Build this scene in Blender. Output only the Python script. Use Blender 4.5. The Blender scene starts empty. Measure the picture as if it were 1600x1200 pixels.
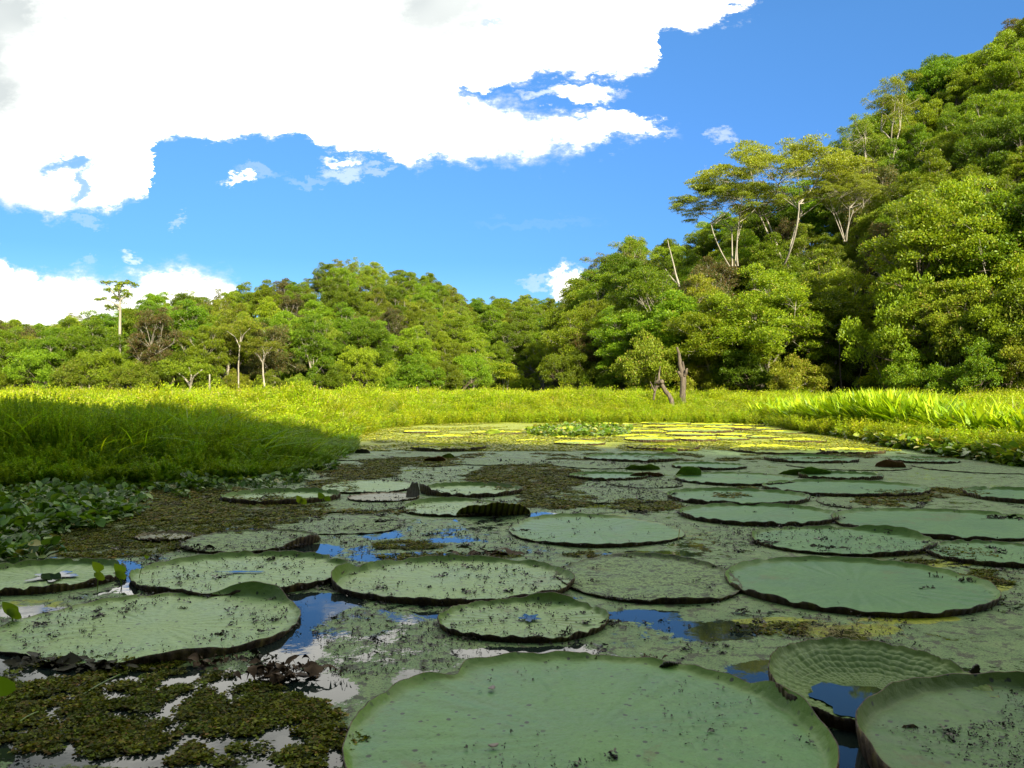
import bpy, math, random
import numpy as np

# ------------------------------------------------------------------ camera, sky, sun, exposure
scene = bpy.context.scene
col = scene.collection
CAM_H = 1.3          # eye height above the water
F = 1250.0           # focal length in photo pixels (photo 1600 wide)
HOR = 612.0          # horizon row in the photo

cam_d = bpy.data.cameras.new("camera")
cam = bpy.data.objects.new("camera", cam_d)
col.objects.link(cam)
cam.location = (0, 0, CAM_H)
cam.rotation_euler = (math.radians(90), 0, 0)
cam_d.sensor_width = 36.0
cam_d.lens = 36.0 * F / 1600.0
cam_d.shift_y = (HOR - 600) / 1600.0
cam_d.clip_start = 0.05
cam_d.clip_end = 5000
scene.camera = cam

SUN_EL, SUN_AZ = 25.0, 24.0        # elevation; degrees to the right of straight behind the camera
scene.view_settings.view_transform = 'Standard'
scene.view_settings.look = 'None'
scene.view_settings.gamma = 1
scene.view_settings.exposure = 1.55

sd = bpy.data.lights.new("sun", 'SUN')
sd.energy = 5.0
sd.angle = math.radians(0.5)
sd.color = (1.0, 0.95, 0.80)
sun = bpy.data.objects.new("sun", sd)
col.objects.link(sun)
e, a = math.radians(SUN_EL), math.radians(SUN_AZ)
sun.rotation_euler = (math.radians(90) - e, 0, a)      # lamp shines along -Z of the object
sun.location = (10, -20, 20)


class NT:
    """tiny helper for node trees"""
    def __init__(s, tree):
        s.t = tree
    def n(s, typ, **kw):
        nd = s.t.nodes.new(typ)
        for k, v in kw.items():
            setattr(nd, k, v)
        return nd
    def put(s, sock, v):
        if v is None:
            return
        if isinstance(v, bpy.types.NodeSocket):
            s.t.links.new(v, sock)
        else:
            sock.default_value = v
    def m(s, op, a, b=None, c=None, clamp=False):
        nd = s.n('ShaderNodeMath', operation=op)
        nd.use_clamp = clamp
        s.put(nd.inputs[0], a); s.put(nd.inputs[1], b); s.put(nd.inputs[2], c)
        return nd.outputs[0]
    def noise(s, vec, scale, detail=4, rough=0.6, out='Fac', dist=0.0):
        nd = s.n('ShaderNodeTexNoise')
        s.put(nd.inputs['Vector'], vec)
        nd.inputs['Scale'].default_value = scale
        nd.inputs['Detail'].default_value = detail
        nd.inputs['Roughness'].default_value = rough
        nd.inputs['Distortion'].default_value = dist
        return nd.outputs[out]
    def smooth(s, v, lo, hi):
        nd = s.n('ShaderNodeMapRange', interpolation_type='SMOOTHSTEP')
        s.put(nd.inputs[0], v)
        s.put(nd.inputs[1], lo); s.put(nd.inputs[2], hi)
        return nd.outputs[0]
    def mix(s, f, c1, c2, blend='MIX'):
        nd = s.n('ShaderNodeMix', data_type='RGBA', blend_type=blend)
        s.put(nd.inputs[0], f); s.put(nd.inputs[6], c1); s.put(nd.inputs[7], c2)
        return nd.outputs[2]
    def ramp(s, v, stops):
        nd = s.n('ShaderNodeValToRGB')
        el = nd.color_ramp.elements
        while len(el) < len(stops):
            el.new(0.5)
        for q, (p, c) in zip(el, stops):
            q.position = p; q.color = (*c, 1)
        s.put(nd.inputs[0], v)
        return nd.outputs[0]


def C4(c):
    return (c[0], c[1], c[2], 1.0)


world = bpy.data.worlds.new("World")
scene.world = world
world.use_nodes = True
W = NT(world.node_tree)
for nd in list(world.node_tree.nodes):
    world.node_tree.nodes.remove(nd)
sky = W.n('ShaderNodeTexSky', sky_type='NISHITA')
sky.sun_disc = False
sky.sun_elevation = e
sky.sun_rotation = math.radians(180) - a
sky.altitude = 0
sky.air_density = 1.0
sky.dust_density = 0.1
sky.ozone_density = 2.5
tc = W.n('ShaderNodeTexCoord')
sep = W.n('ShaderNodeSeparateXYZ')
W.put(sep.inputs[0], tc.outputs['Generated'])
X, Y, Z = sep.outputs
Yc = W.m('MAXIMUM', Y, 0.02)
U = W.m('DIVIDE', X, Yc)       # tangent of the bearing from north
V = W.m('DIVIDE', Z, Yc)       # tangent of the height above the horizon
# ragged edges
cmb = W.n('ShaderNodeCombineXYZ')
W.put(cmb.inputs[0], U); W.put(cmb.inputs[1], W.m('MULTIPLY', V, 1.7))
nz1 = W.noise(cmb.outputs[0], 7, 8, 0.62)
nz2 = W.noise(cmb.outputs[0], 26, 8, 0.68)
nz3 = W.noise(cmb.outputs[0], 3.1, 3, 0.5)
dn = W.m('ADD', W.m('MULTIPLY', W.m('SUBTRACT', nz1, 0.5), 0.060), W.m('MULTIPLY', W.m('SUBTRACT', nz2, 0.5), 0.075))
dnu = W.m('MULTIPLY', W.m('SUBTRACT', W.noise(cmb.outputs[0], 11, 6, 0.6, dist=0.3), 0.5), 0.07)
dnu = W.m('ADD', dnu, W.m('MULTIPLY', W.m('SUBTRACT', W.noise(cmb.outputs[0], 38, 6, 0.7), 0.5), 0.06))
U2 = W.m('ADD', U, dnu)
V2 = W.m('ADD', V, dn)


def curve(pts, xin):
    """piecewise linear function of U; pts are (column,row) bearings read off as tangents"""
    nd = W.n('ShaderNodeFloatCurve')
    cm = nd.mapping
    cv = cm.curves[0]
    P = [((x + 400) / 2400.0, (700 - y) / 1000.0) for x, y in pts]
    P = [(-0.0, P[0][1])] + P + [(1.0, P[-1][1])]
    while len(cv.points) < len(P):
        cv.points.new(0.5, 0.5)
    for q, (px, py) in zip(cv.points, P):
        q.location = (min(max(px, 0), 1), min(max(py, 0), 1)); q.handle_type = 'VECTOR'
    cm.update()
    xx = W.m('MULTIPLY_ADD', xin, F / 2400.0, 1200.0 / 2400.0)
    W.put(nd.inputs['Value'], xx)
    # back to tangent:  row = 700 - 1000*o ; v=(HOR-row)/F
    return W.m('MULTIPLY_ADD', nd.outputs[0], 1000.0 / F, (HOR - 700.0) / F)


LA = curve([(-60, 300), (0, 310), (40, 318), (80, 336), (130, 328), (190, 325), (226, 308), (236, 290), (238, 218),
            (262, 214), (300, 214), (350, 219), (400, 212), (470, 203), (520, 222), (570, 234), (620, 248), (665, 262),
            (700, 250), (712, 235), (720, 150), (730, 131), (800, 120), (860, 114), (900, 119), (940, 121), (1000, 113),
            (1024, 104), (1030, 60), (1040, 42), (1090, 47), (1130, 26), (1170, 2), (1230, -60), (1300, -200), (1400, -295)], U2)
BU = curve([(640, 120), (720, 143), (760, 163), (850, 186), (880, 190), (940, 168), (1000, 182), (1062, 203)], U2)
BL = curve([(640, 255), (665, 262), (700, 252), (760, 240), (830, 244), (870, 233), (930, 232), (960, 220), (1000, 208), (1062, 203)], U2)
TT = curve([(-100, 440), (-40, 405), (0, 405), (20, 424), (50, 433), (110, 437), (150, 440), (180, 448), (240, 425), (270, 418),
            (300, 424), (340, 432), (362, 436), (374, 452), (378, 520)], U2)
S = W.m('MULTIPLY_ADD', W.smooth(nz3, .35, .65), 0.020, 0.004)
Sn = W.m('MULTIPLY', S, -1.0)
fA = W.smooth(W.m('SUBTRACT', V2, LA), Sn, S)
fB = W.m('MULTIPLY', W.smooth(W.m('SUBTRACT', V2, BL), Sn, S), W.smooth(W.m('SUBTRACT', BU, V2), Sn, S))
fB = W.m('MULTIPLY', fB, W.m('MULTIPLY', W.smooth(U, (650 - 800) / F, (700 - 800) / F), W.m('SUBTRACT', 1.0, W.smooth(U, (1050 - 800) / F, (1070 - 800) / F))))
fT = W.m('MULTIPLY', W.smooth(W.m('SUBTRACT', TT, V2), Sn, S), W.m('SUBTRACT', 1.0, W.smooth(U, (368 - 800) / F, (382 - 800) / F)))


def puff(px, py, rx, ry, k=1.0, soft=1.0):
    du = W.m('MULTIPLY', W.m('SUBTRACT', U2, (px - 800) / F), F / rx)
    dv = W.m('MULTIPLY', W.m('SUBTRACT', V2, (HOR - py) / F), F / ry)
    r = W.m('ADD', W.m('MULTIPLY', du, du), W.m('MULTIPLY', dv, dv))
    return W.m('MULTIPLY', W.m('SUBTRACT', 1.0, W.smooth(r, 0.1, 1.6 * soft)), k)


fac = W.m('MAXIMUM', W.m('MAXIMUM', fA, fB), fT)
for p in [(768, 131, 42, 13, .95), (905, 146, 60, 14, .9), (860, 150, 50, 9, .5), (1135, 207, 20, 12, .42), (375, 283, 26, 8, .8),
          (532, 247, 30, 11, .7), (536, 268, 30, 9, .45), (585, 262, 28, 8, .35), (278, 348, 12, 8, .35), (198, 409, 18, 9, .5), (140, 352, 26, 7, .25),
          (130, 412, 16, 7, .25), (892, 456, 34, 32, 1.2), (845, 436, 34, 8, .35), (400, 268, 40, 8, .25), (490, 282, 40, 8, .2), (840, 350, 90, 8, .05)]:
    fac = W.m('MAXIMUM', fac, puff(*p))
hole = W.m('MAXIMUM', puff(105, 252, 34, 16, 1.0), puff(131, 290, 12, 32, .8))
hole = W.m('MAXIMUM', hole, W.m('MAXIMUM', puff(768, 40, 34, 9, .45), puff(818, 70, 12, 30, .45)))
fac = W.m('MULTIPLY', fac, W.m('SUBTRACT', 1.0, W.m('MULTIPLY', hole, 0.85)))
# the sky behind and beside: broken cumulus
nb = W.noise(tc.outputs['Generated'], 2.4, 7, 0.6)
fb = W.m('MULTIPLY', W.smooth(nb, 0.50, 0.60), W.smooth(Z, 0.0, 0.1))
front = W.smooth(Y, 0.12, 0.22)
fac = W.m('ADD', W.m('MULTIPLY', fac, front), W.m('MULTIPLY', fb, W.m('SUBTRACT', 1.0, front)), clamp=True)
# sky colour: Nishita, a little more saturated
hs = W.n('ShaderNodeHueSaturation')
hs.inputs['Saturation'].default_value = 1.22
hs.inputs['Hue'].default_value = 0.500
W.put(hs.inputs['Color'], sky.outputs[0])
SKYK = 0.074
skyc = W.mix(1.0, hs.outputs[0], (SKYK, SKYK, SKYK, 1), 'MULTIPLY')
skyc = W.mix(1.0, skyc, W.ramp(W.m('MAXIMUM', Z, 0.0), [(0.0, (.36, .50, .74)), (0.16, (.35, .52, .79)), (0.40, (.74, .85, .98)), (0.7, (1, 1, 1))]), 'MULTIPLY')
# grey undersides of the thick cloud
gray = W.m('MAXIMUM', W.m('MULTIPLY', W.m('SUBTRACT', 1.0, W.smooth(W.m('MULTIPLY_ADD', W.m('SUBTRACT', nz1, .5), 0.30, U2), (-10 - 800) / F, (210 - 800) / F)), W.smooth(V2, (612 - 300) / F, (612 - 120) / F)),
           W.m('MULTIPLY', puff(685, 10, 90, 60, 1.0, 1.4), 0.9))
gray = W.m('MAXIMUM', gray, W.m('MULTIPLY', puff(20, 290, 130, 40, 0.8, 1.3), 0.9))
gray = W.m('MULTIPLY', gray, W.m('MULTIPLY_ADD', nz3, 1.2, 0.45), clamp=True)
shd = W.m('MULTIPLY', W.smooth(W.noise(cmb.outputs[0], 3.4, 6, .6, dist=.4), .52, .68), .75)
gray = W.m('MAXIMUM', gray, shd)
cl = W.mix(gray, (0.90, 0.885, 0.82, 1), (0.255, 0.275, 0.275, 1))
cl = W.mix(W.smooth(fac, 0.25, 1.0), (0.33, 0.36, 0.38, 1), cl)
bgc = W.mix(fac, skyc, cl)
bg = W.n('ShaderNodeBackground')
W.put(bg.inputs[0], bgc)
bg.inputs[1].default_value = 1.0
wo = W.n('ShaderNodeOutputWorld')
W.put(wo.inputs[0], bg.outputs[0])

# ------------------------------------------------------------------ helpers
rng = np.random.default_rng(7)
random.seed(7)


def tag(o, label=None, cat=None, group=None, kind=None):
    if label: o['label'] = label
    if cat: o['category'] = cat
    if group: o['group'] = group
    if kind: o['kind'] = kind
    return o


def link(name, me, mats=None, parent=None):
    o = bpy.data.objects.new(name, me)
    col.objects.link(o)
    if parent is not None:
        o.parent = parent
    if mats is not None and me is not None and not len(me.materials):
        for m in (mats if isinstance(mats, (list, tuple)) else [mats]):
            me.materials.append(m)
    return o


def empty(name, loc=(0, 0, 0), rz=0):
    o = bpy.data.objects.new(name, None)
    o.empty_display_size = 0.3
    col.objects.link(o)
    o.location = loc
    o.rotation_euler.z = rz
    return o


def mk_mesh(name, verts, faces, mat=None, smooth=False, mat_idx=None):
    """verts (N,3); faces (M,4) or (M,3) array, or a list of such arrays"""
    verts = np.asarray(verts, dtype=np.float32)
    fl = faces if isinstance(faces, list) else [faces]
    fl = [np.asarray(f, dtype=np.int32) for f in fl if len(f)]
    me = bpy.data.meshes.new(name)
    me.vertices.add(len(verts))
    me.vertices.foreach_set('co', verts.ravel())
    loops = np.concatenate([f.ravel() for f in fl])
    sizes = np.concatenate([np.full(len(f), f.shape[1], dtype=np.int32) for f in fl])
    starts = np.concatenate([[0], np.cumsum(sizes)[:-1]]).astype(np.int32)
    me.loops.add(len(loops))
    me.loops.foreach_set('vertex_index', loops)
    me.polygons.add(len(sizes))
    me.polygons.foreach_set('loop_start', starts)
    try:
        me.polygons.foreach_set('loop_total', sizes)
    except Exception:
        pass
    if mat_idx is not None:
        me.polygons.foreach_set('material_index', np.asarray(mat_idx, dtype=np.int32))
    if smooth:
        me.polygons.foreach_set('use_smooth', np.ones(len(sizes), dtype=bool))
    me.update(calc_edges=True)
    me.validate()
    for m in ([mat] if not isinstance(mat, (list, tuple)) else mat):
        if m is not None:
            me.materials.append(m)
    return me


class Geo:
    """collects quads / tris in numpy blocks"""
    def __init__(s):
        s.v = []; s.q = []; s.t = []; s.n = 0
    def add(s, v, f):
        v = np.asarray(v, dtype=float).reshape(-1, 3)
        f = np.asarray(f, dtype=int)
        (s.q if f.shape[1] == 4 else s.t).append(f + s.n)
        s.v.append(v); s.n += len(v)
    def mesh(s, name, mat, smooth=False):
        fs = []
        if s.q: fs.append(np.concatenate(s.q))
        if s.t: fs.append(np.concatenate(s.t))
        return mk_mesh(name, np.concatenate(s.v), fs, mat, smooth)


def norm(v):
    return v / (np.linalg.norm(v, axis=-1, keepdims=True) + 1e-9)


def leaves(g, P, D, Wd, size, width, fold=0.15):
    """rhombic leaves: P base points, D direction, Wd side hint, per-leaf size"""
    n = len(P)
    D = norm(D); Sd = norm(np.cross(D, Wd)); Nn = np.cross(Sd, D)
    size = np.broadcast_to(size, (n,))[:, None]
    w = size * width * 0.5
    v = np.empty((n, 4, 3))
    v[:, 0] = P
    v[:, 1] = P + D * size * 0.5 + Sd * w + Nn * size * fold
    v[:, 2] = P + D * size
    v[:, 3] = P + D * size * 0.5 - Sd * w + Nn * size * fold
    f = np.arange(n * 4).reshape(n, 4)
    g.add(v.reshape(-1, 3), f)


def tube(g, pts, rad, ns=6, jit=0.0, r=None):
    pts = np.asarray(pts, dtype=float); n = len(pts)
    rad = np.broadcast_to(rad, (n,)).astype(float)
    T = norm(np.gradient(pts, axis=0))
    up = np.array([0.31, 0.17, 0.93]) if abs(T[0, 2]) < 0.9 else np.array([1.0, 0.1, 0])
    A = norm(np.cross(T, up)); B = np.cross(T, A)
    th = np.linspace(0, 2 * np.pi, ns, endpoint=False)
    R = rad[:, None] * (1 + (jit * (r or rng).standard_normal((n, ns)) if jit else 0))
    V = pts[:, None, :] + R[..., None] * (np.cos(th)[None, :, None] * A[:, None, :] + np.sin(th)[None, :, None] * B[:, None, :])
    idx = np.arange(n * ns).reshape(n, ns)
    f = np.stack([idx[:-1], np.roll(idx[:-1], -1, 1), np.roll(idx[1:], -1, 1), idx[1:]], -1).reshape(-1, 4)
    g.add(V.reshape(-1, 3), f)
    c = g.n; g.add(pts[-1:], np.zeros((0, 3), int))
    last = c - ns + np.arange(ns)
    g.t.append(np.stack([last, np.roll(last, -1), np.full(ns, c)], -1))


def bez(p0, p1, p2, n=7):
    t = np.linspace(0, 1, n)[:, None]
    return (1 - t) ** 2 * np.array(p0) + 2 * t * (1 - t) * np.array(p1) + t ** 2 * np.array(p2)


def at(px, py, z=0.0):
    """photo pixel on a level at height z -> world point"""
    D = F * (CAM_H - z) / (py - HOR)
    return np.array([(px - 800) * D / F, D, z])


def atD(px, py, D):
    return np.array([(px - 800) * D / F, D, CAM_H + (HOR - py) * D / F])


def sstep(a, b, x):
    t = np.clip((x - a) / (b - a), 0, 1)
    return t * t * (3 - 2 * t)


def vnoise(x, y, seed=0):
    """smooth value noise in numpy, 0..1"""
    x = np.asarray(x, float); y = np.asarray(y, float)
    xi = np.floor(x).astype(np.int64); yi = np.floor(y).astype(np.int64)
    xf = x - xi; yf = y - yi
    def h(i, j):
        k = (i * 374761393 + j * 668265263 + seed * 974711) & 0xffffffff
        k = ((k ^ (k >> 13)) * 1274126177) & 0xffffffff
        return ((k ^ (k >> 16)) & 0xffff) / 65535.0
    u = xf * xf * (3 - 2 * xf); v = yf * yf * (3 - 2 * yf)
    return (h(xi, yi) * (1 - u) + h(xi + 1, yi) * u) * (1 - v) + (h(xi, yi + 1) * (1 - u) + h(xi + 1, yi + 1) * u) * v


def fbm(x, y, seed=0, o=4):
    s = 0; a = 0.5; t = 0
    for k in range(o):
        s = s + a * vnoise(x * 2 ** k, y * 2 ** k, seed + k); t += a; a *= 0.55
    return s / t


# ------------------------------------------------------------------ materials
def new_mat(name):
    m = bpy.data.materials.new(name)
    m.use_nodes = True
    t = NT(m.node_tree)
    for nd in list(m.node_tree.nodes):
        m.node_tree.nodes.remove(nd)
    out = t.n('ShaderNodeOutputMaterial')
    return m, t, out


def principled(t, base, rough=0.6, spec=0.5, **kw):
    p = t.n('ShaderNodeBsdfPrincipled')
    t.put(p.inputs['Base Color'], base if not isinstance(base, tuple) else C4(base))
    t.put(p.inputs['Roughness'], rough)
    t.put(p.inputs['Specular IOR Level'], spec)
    for k, v in kw.items():
        t.put(p.inputs[k], v)
    return p


def leaf_mat(name, stops, trans=0.48, rough=0.45, spec=0.35, objvar=0.35, hue=0.03, posvar=None):
    m, t, out = new_mat(name)
    g = t.n('ShaderNodeNewGeometry')
    oi = t.n('ShaderNodeObjectInfo')
    c = t.ramp(g.outputs['Random Per Island'], stops)
    h = t.n('ShaderNodeHueSaturation')
    if posvar:
        nzp = t.noise(g.outputs['Position'], 0.22, 4, 0.6)
        nzq = t.noise(g.outputs['Position'], 1.1, 3, 0.6)
        c = t.mix(t.smooth(nzp, .42, .60), c, t.mix(1.0, c, (*posvar, 1), 'MULTIPLY'))
        c = t.mix(t.m('MULTIPLY', t.smooth(nzq, .5, .66), .6), c, t.mix(1.0, c, (.62, .74, .9, 1), 'MULTIPLY'))
    t.put(h.inputs['Color'], c)
    t.put(h.inputs['Value'], t.m('MULTIPLY_ADD', oi.outputs['Random'], objvar * 2, 1 - objvar))
    r2 = t.m('FRACT', t.m('MULTIPLY', oi.outputs['Random'], 7.31))
    t.put(h.inputs['Hue'], t.m('MULTIPLY_ADD', r2, -1.3 * hue, 0.5 + hue * 0.1))
    p = principled(t, h.outputs[0], rough, spec)
    tr = t.n('ShaderNodeBsdfTranslucent')
    tc_ = t.mix(1.0, h.outputs[0], (1.25, 1.2, 0.5, 1), 'MULTIPLY')
    t.put(tr.inputs[0], tc_)
    mx = t.n('ShaderNodeMixShader')
    mx.inputs[0].default_value = trans
    t.put(mx.inputs[1], p.outputs[0]); t.put(mx.inputs[2], tr.outputs[0])
    t.put(out.inputs[0], mx.outputs[0])
    return m


def bark_mat(name, c1, c2, sc=6):
    m, t, out = new_mat(name)
    tcn = t.n('ShaderNodeTexCoord')
    mp = t.n('ShaderNodeMapping')
    mp.inputs['Scale'].default_value = (1, 1, 0.25)
    t.put(mp.inputs[0], tcn.outputs['Object'])
    nz = t.noise(mp.outputs[0], sc, 6, 0.7)
    c = t.ramp(nz, [(0.3, c1), (0.7, c2)])
    p = principled(t, c, 0.85, 0.2)
    b = t.n('ShaderNodeBump'); b.inputs['Strength'].default_value = 0.6; b.inputs['Distance'].default_value = 0.03
    t.put(b.inputs['Height'], nz); t.put(p.inputs['Normal'], b.outputs[0])
    t.put(out.inputs[0], p.outputs[0])
    return m


M = {}
M['l_dark'] = leaf_mat('leaf_dark', [(0, (.048, .110, .004)), (.6, (.098, .195, .006)), (.93, (.18, .29, .012)), (1, (.26, .25, .04))], spec=.25)
M['l_mid'] = leaf_mat('leaf_mid', [(0, (.068, .145, .005)), (.6, (.140, .245, .008)), (.93, (.23, .34, .014)), (1, (.34, .30, .05))], spec=.25)
M['l_bright'] = leaf_mat('leaf_bright', [(0, (.080, .150, .005)), (.6, (.150, .245, .008)), (1, (.26, .34, .02))], spec=.25)
M['l_olive'] = leaf_mat('leaf_olive', [(0, (.090, .140, .008)), (.6, (.170, .240, .014)), (.9, (.24, .30, .02)), (1, (.36, .27, .07))], spec=.2)
M['l_yellow'] = leaf_mat('leaf_yellow', [(0, (.14, .19, .010)), (.6, (.24, .30, .014)), (1, (.36, .36, .03))], objvar=0.15, hue=0.01)
M['l_brown'] = leaf_mat('leaf_brownish', [(0, (.050, .075, .012)), (.55, (.09, .12, .018)), (.8, (.16, .13, .035)), (1, (.22, .13, .05))])
M['bark_pale'] = bark_mat('bark_pale', (.16, .13, .085), (.40, .35, .26), 3)
M['bark_dark'] = bark_mat('bark_dark', (.07, .05, .035), (.20, .15, .10))
M['bark_dead'] = bark_mat('bark_dead', (.028, .022, .014), (.17, .13, .085), 11)
M['meadow'] = leaf_mat('meadow_blades', [(0, (.12, .20, .003)), (.6, (.23, .36, .004)), (.92, (.36, .47, .008)), (1, (.48, .38, .12))], trans=0.4, objvar=0.28, hue=0.03, spec=.2, posvar=(1.10, 1.0, 1.2))
M['reed'] = leaf_mat('reed_blades', [(0, (.12, .24, .006)), (.6, (.26, .42, .008)), (.9, (.40, .52, .015)), (1, (.50, .44, .08))], trans=0.4, objvar=0.15, hue=0.015, rough=0.45, spec=.25)
M['weed'] = leaf_mat('weed_leaves', [(0, (.085, .20, .004)), (.6, (.170, .340, .006)), (1, (.30, .46, .012))], trans=0.5, objvar=0.3, hue=0.025, spec=.15, posvar=(1.12, 1.06, 1.0))
M['lilyw'] = leaf_mat('floating_leaves', [(0, (.06, .13, .010)), (.6, (.12, .22, .014)), (.93, (.22, .31, .02)), (1, (.35, .30, .05))], trans=0.3, rough=0.3, spec=0.5, objvar=0.25, hue=0.02)
M['hyac'] = leaf_mat('hyacinth_leaves', [(0, (.035, .085, .008)), (.6, (.065, .150, .010)), (.93, (.12, .21, .02)), (1, (.22, .20, .05))], trans=0.3, rough=0.45, spec=0.3, objvar=0.3, hue=0.01)
M['plume'] = leaf_mat('plume_straw', [(0, (.42, .36, .16)), (1, (.62, .55, .28))], trans=0.4, objvar=0.1, hue=0.0)
M['moss'] = leaf_mat('water_moss', [(0, (.025, .036, .003)), (.5, (.070, .100, .005)), (.85, (.14, .18, .010)), (1, (.13, .075, .02))], trans=0.25, rough=0.7, spec=.12, objvar=0.5, hue=0.04, posvar=(1.12, .95, 1.0))
M['debris'] = leaf_mat('rotting_debris', [(0, (.010, .009, .008)), (.6, (.026, .020, .014)), (.9, (.05, .045, .018)), (1, (.10, .08, .04))], trans=0.0, rough=0.45, spec=0.35, objvar=0.3, hue=0.02)
M['moss_lit'] = leaf_mat('moss_sun_tint', [(0, (.12, .16, .005)), (.6, (.26, .31, .006)), (1, (.42, .38, .02))], trans=0.3, objvar=0.3, hue=.012)  # lit copy of the water moss, sunlight painted into its colour


def pad_material(name, base, pale, spots=0.5, edge=(.16, .26, .03), rough=0.38, flat=False):
    m, t, out = new_mat(name)
    tcn = t.n('ShaderNodeTexCoord')
    sp = t.n('ShaderNodeSeparateXYZ'); t.put(sp.inputs[0], tcn.outputs['Object'])
    at_ = t.n('ShaderNodeAttribute'); at_.attribute_name = 'rho'
    rho = at_.outputs['Fac']
    ang = t.m('ARCTAN2', sp.outputs[1], sp.outputs[0])
    oi = t.n('ShaderNodeObjectInfo')
    off = t.n('ShaderNodeCombineXYZ')
    t.put(off.inputs[0], t.m('MULTIPLY', oi.outputs['Random'], 37.0)); t.put(off.inputs[1], t.m('MULTIPLY', oi.outputs['Random'], 11.0))
    va = t.n('ShaderNodeVectorMath', operation='ADD'); t.put(va.inputs[0], tcn.outputs['Object']); t.put(va.inputs[1], off.outputs[0])
    vec = va.outputs[0]
    n1 = t.noise(vec, 2.2, 5, 0.6)
    n2 = t.noise(vec, 28, 5, 0.7)
    n3 = t.noise(vec, 9, 5, 0.65, dist=0.4)
    c = t.mix(t.smooth(n1, 0.35, 0.68), C4(base), C4(pale))
    c = t.mix(t.m('MULTIPLY', t.smooth(n3, 0.56, 0.72), 0.5), c, C4(tuple(x * 0.62 for x in base)))
    c = t.mix(t.m('MULTIPLY', t.smooth(n2, 0.5, 0.75), 0.30), c, C4(tuple(x * 1.3 for x in pale)))
    c = t.mix(t.m('MULTIPLY', t.smooth(t.noise(vec, 70, 4, 0.7), 0.54, 0.62), 0.12 + 0.35 * min(spots, 1)), c, (0.035, 0.045, 0.020, 1))
    # ribs fanning out from the middle
    wv = t.m('SINE', t.m('MULTIPLY_ADD', n1, 3.0, t.m('MULTIPLY', ang, 34.0)))
    rib = t.m('MULTIPLY', t.smooth(wv, 0.6, 1.0), t.smooth(rho, 0.15, 0.8))
    if not flat:
        c = t.mix(t.m('MULTIPLY', rib, 0.10), c, C4(tuple(x * 1.25 for x in pale)))
    # yellow-green turned up margin
    c = t.mix(t.m('MULTIPLY', t.smooth(rho, 0.90, 0.985), .9), c, C4(edge))
    # small rot marks that belong to the leaf
    vo = t.n('ShaderNodeTexVoronoi'); vo.inputs['Scale'].default_value = 17
    t.put(vo.inputs['Vector'], vec); vo.inputs['Randomness'].default_value = 1
    vn = t.noise(vec, 40, 3, 0.7)
    dsp = t.m('ADD', vo.outputs['Distance'], t.m('MULTIPLY', t.m('SUBTRACT', vn, 0.5), 0.22))
    cov = t.smooth(t.noise(vec, 3.3, 3, 0.6), 0.62 - spots * 0.3, 0.78 - spots * 0.3)
    dot = t.m('MULTIPLY', t.m('SUBTRACT', 1.0, t.smooth(dsp, 0.13, 0.20)), cov)
    c = t.mix(t.m('MULTIPLY', dot, 0.9), c, (0.020, 0.020, 0.016, 1))
    if flat:
        ns = t.noise(vec, 15, 7, 0.78, dist=0.5)
        c = t.mix(t.m('MULTIPLY', t.smooth(ns, 0.52, 0.56), 0.85), c, (0.030, 0.032, 0.012, 1))
        ns2 = t.noise(vec, 60, 4, 0.7)
        c = t.mix(t.m('MULTIPLY', t.smooth(ns2, 0.52, 0.58), 0.7), c, (0.028, 0.030, 0.014, 1))
    rot = t.m('MULTIPLY', t.smooth(t.noise(vec, 1.7, 6, .7, dist=.8), .575, .64), t.smooth(n2, .35, .6))
    c = t.mix(t.m('MULTIPLY', rot, .55), c, (.10, .085, .025, 1))
    p = principled(t, c, t.m('MULTIPLY_ADD', n1, 0.5, rough - 0.12), 0.25)
    vq = t.n('ShaderNodeTexVoronoi'); vq.inputs['Scale'].default_value = 26; t.put(vq.inputs['Vector'], vec)
    b = t.n('ShaderNodeBump'); b.inputs['Strength'].default_value = 0.55; b.inputs['Distance'].default_value = 0.008
    hgt = t.m('ADD', t.m('MULTIPLY', t.m('MULTIPLY', wv, t.smooth(rho, .1, .6)), 0.22), t.m('ADD', t.m('MULTIPLY_ADD', vq.outputs['Distance'], -.7, t.m('MULTIPLY', n2, 0.8)), t.m('MULTIPLY', n3, 1.4)))
    t.put(b.inputs['Height'], hgt); t.put(p.inputs['Normal'], b.outputs[0])
    t.put(out.inputs[0], p.outputs[0])
    return m


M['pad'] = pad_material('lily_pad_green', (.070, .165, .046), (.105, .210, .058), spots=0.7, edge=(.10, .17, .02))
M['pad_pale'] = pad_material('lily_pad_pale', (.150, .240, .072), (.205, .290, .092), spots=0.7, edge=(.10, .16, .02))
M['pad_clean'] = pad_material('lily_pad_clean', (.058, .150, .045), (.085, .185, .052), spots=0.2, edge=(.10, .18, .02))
M['pad_flat'] = pad_material('lily_pad_rotting', (.125, .205, .060), (.175, .250, .080), spots=1.5, edge=(.07, .10, .02), flat=True, rough=0.55)
M['pad_worn'] = pad_material('lily_pad_worn', (.070, .135, .040), (.10, .17, .05), spots=1.3, edge=(.09, .13, .02))
M['pad_quilt'] = pad_material('lily_pad_quilted', (.080, .140, .022), (.11, .17, .030), spots=0.0, edge=(.10, .15, .02))
M['pad_brown'] = pad_material('lily_pad_faded', (.22, .22, .13), (.26, .25, .16), spots=0.5, edge=(.16, .12, .05))
M['pad_sun'] = pad_material('lily_pad_sun_tint', (.14, .23, .02), (.29, .35, .03), spots=0.6, edge=(.48, .48, .01))  # lit copy of the lily pad colour, sunlight painted into the yellow


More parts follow.
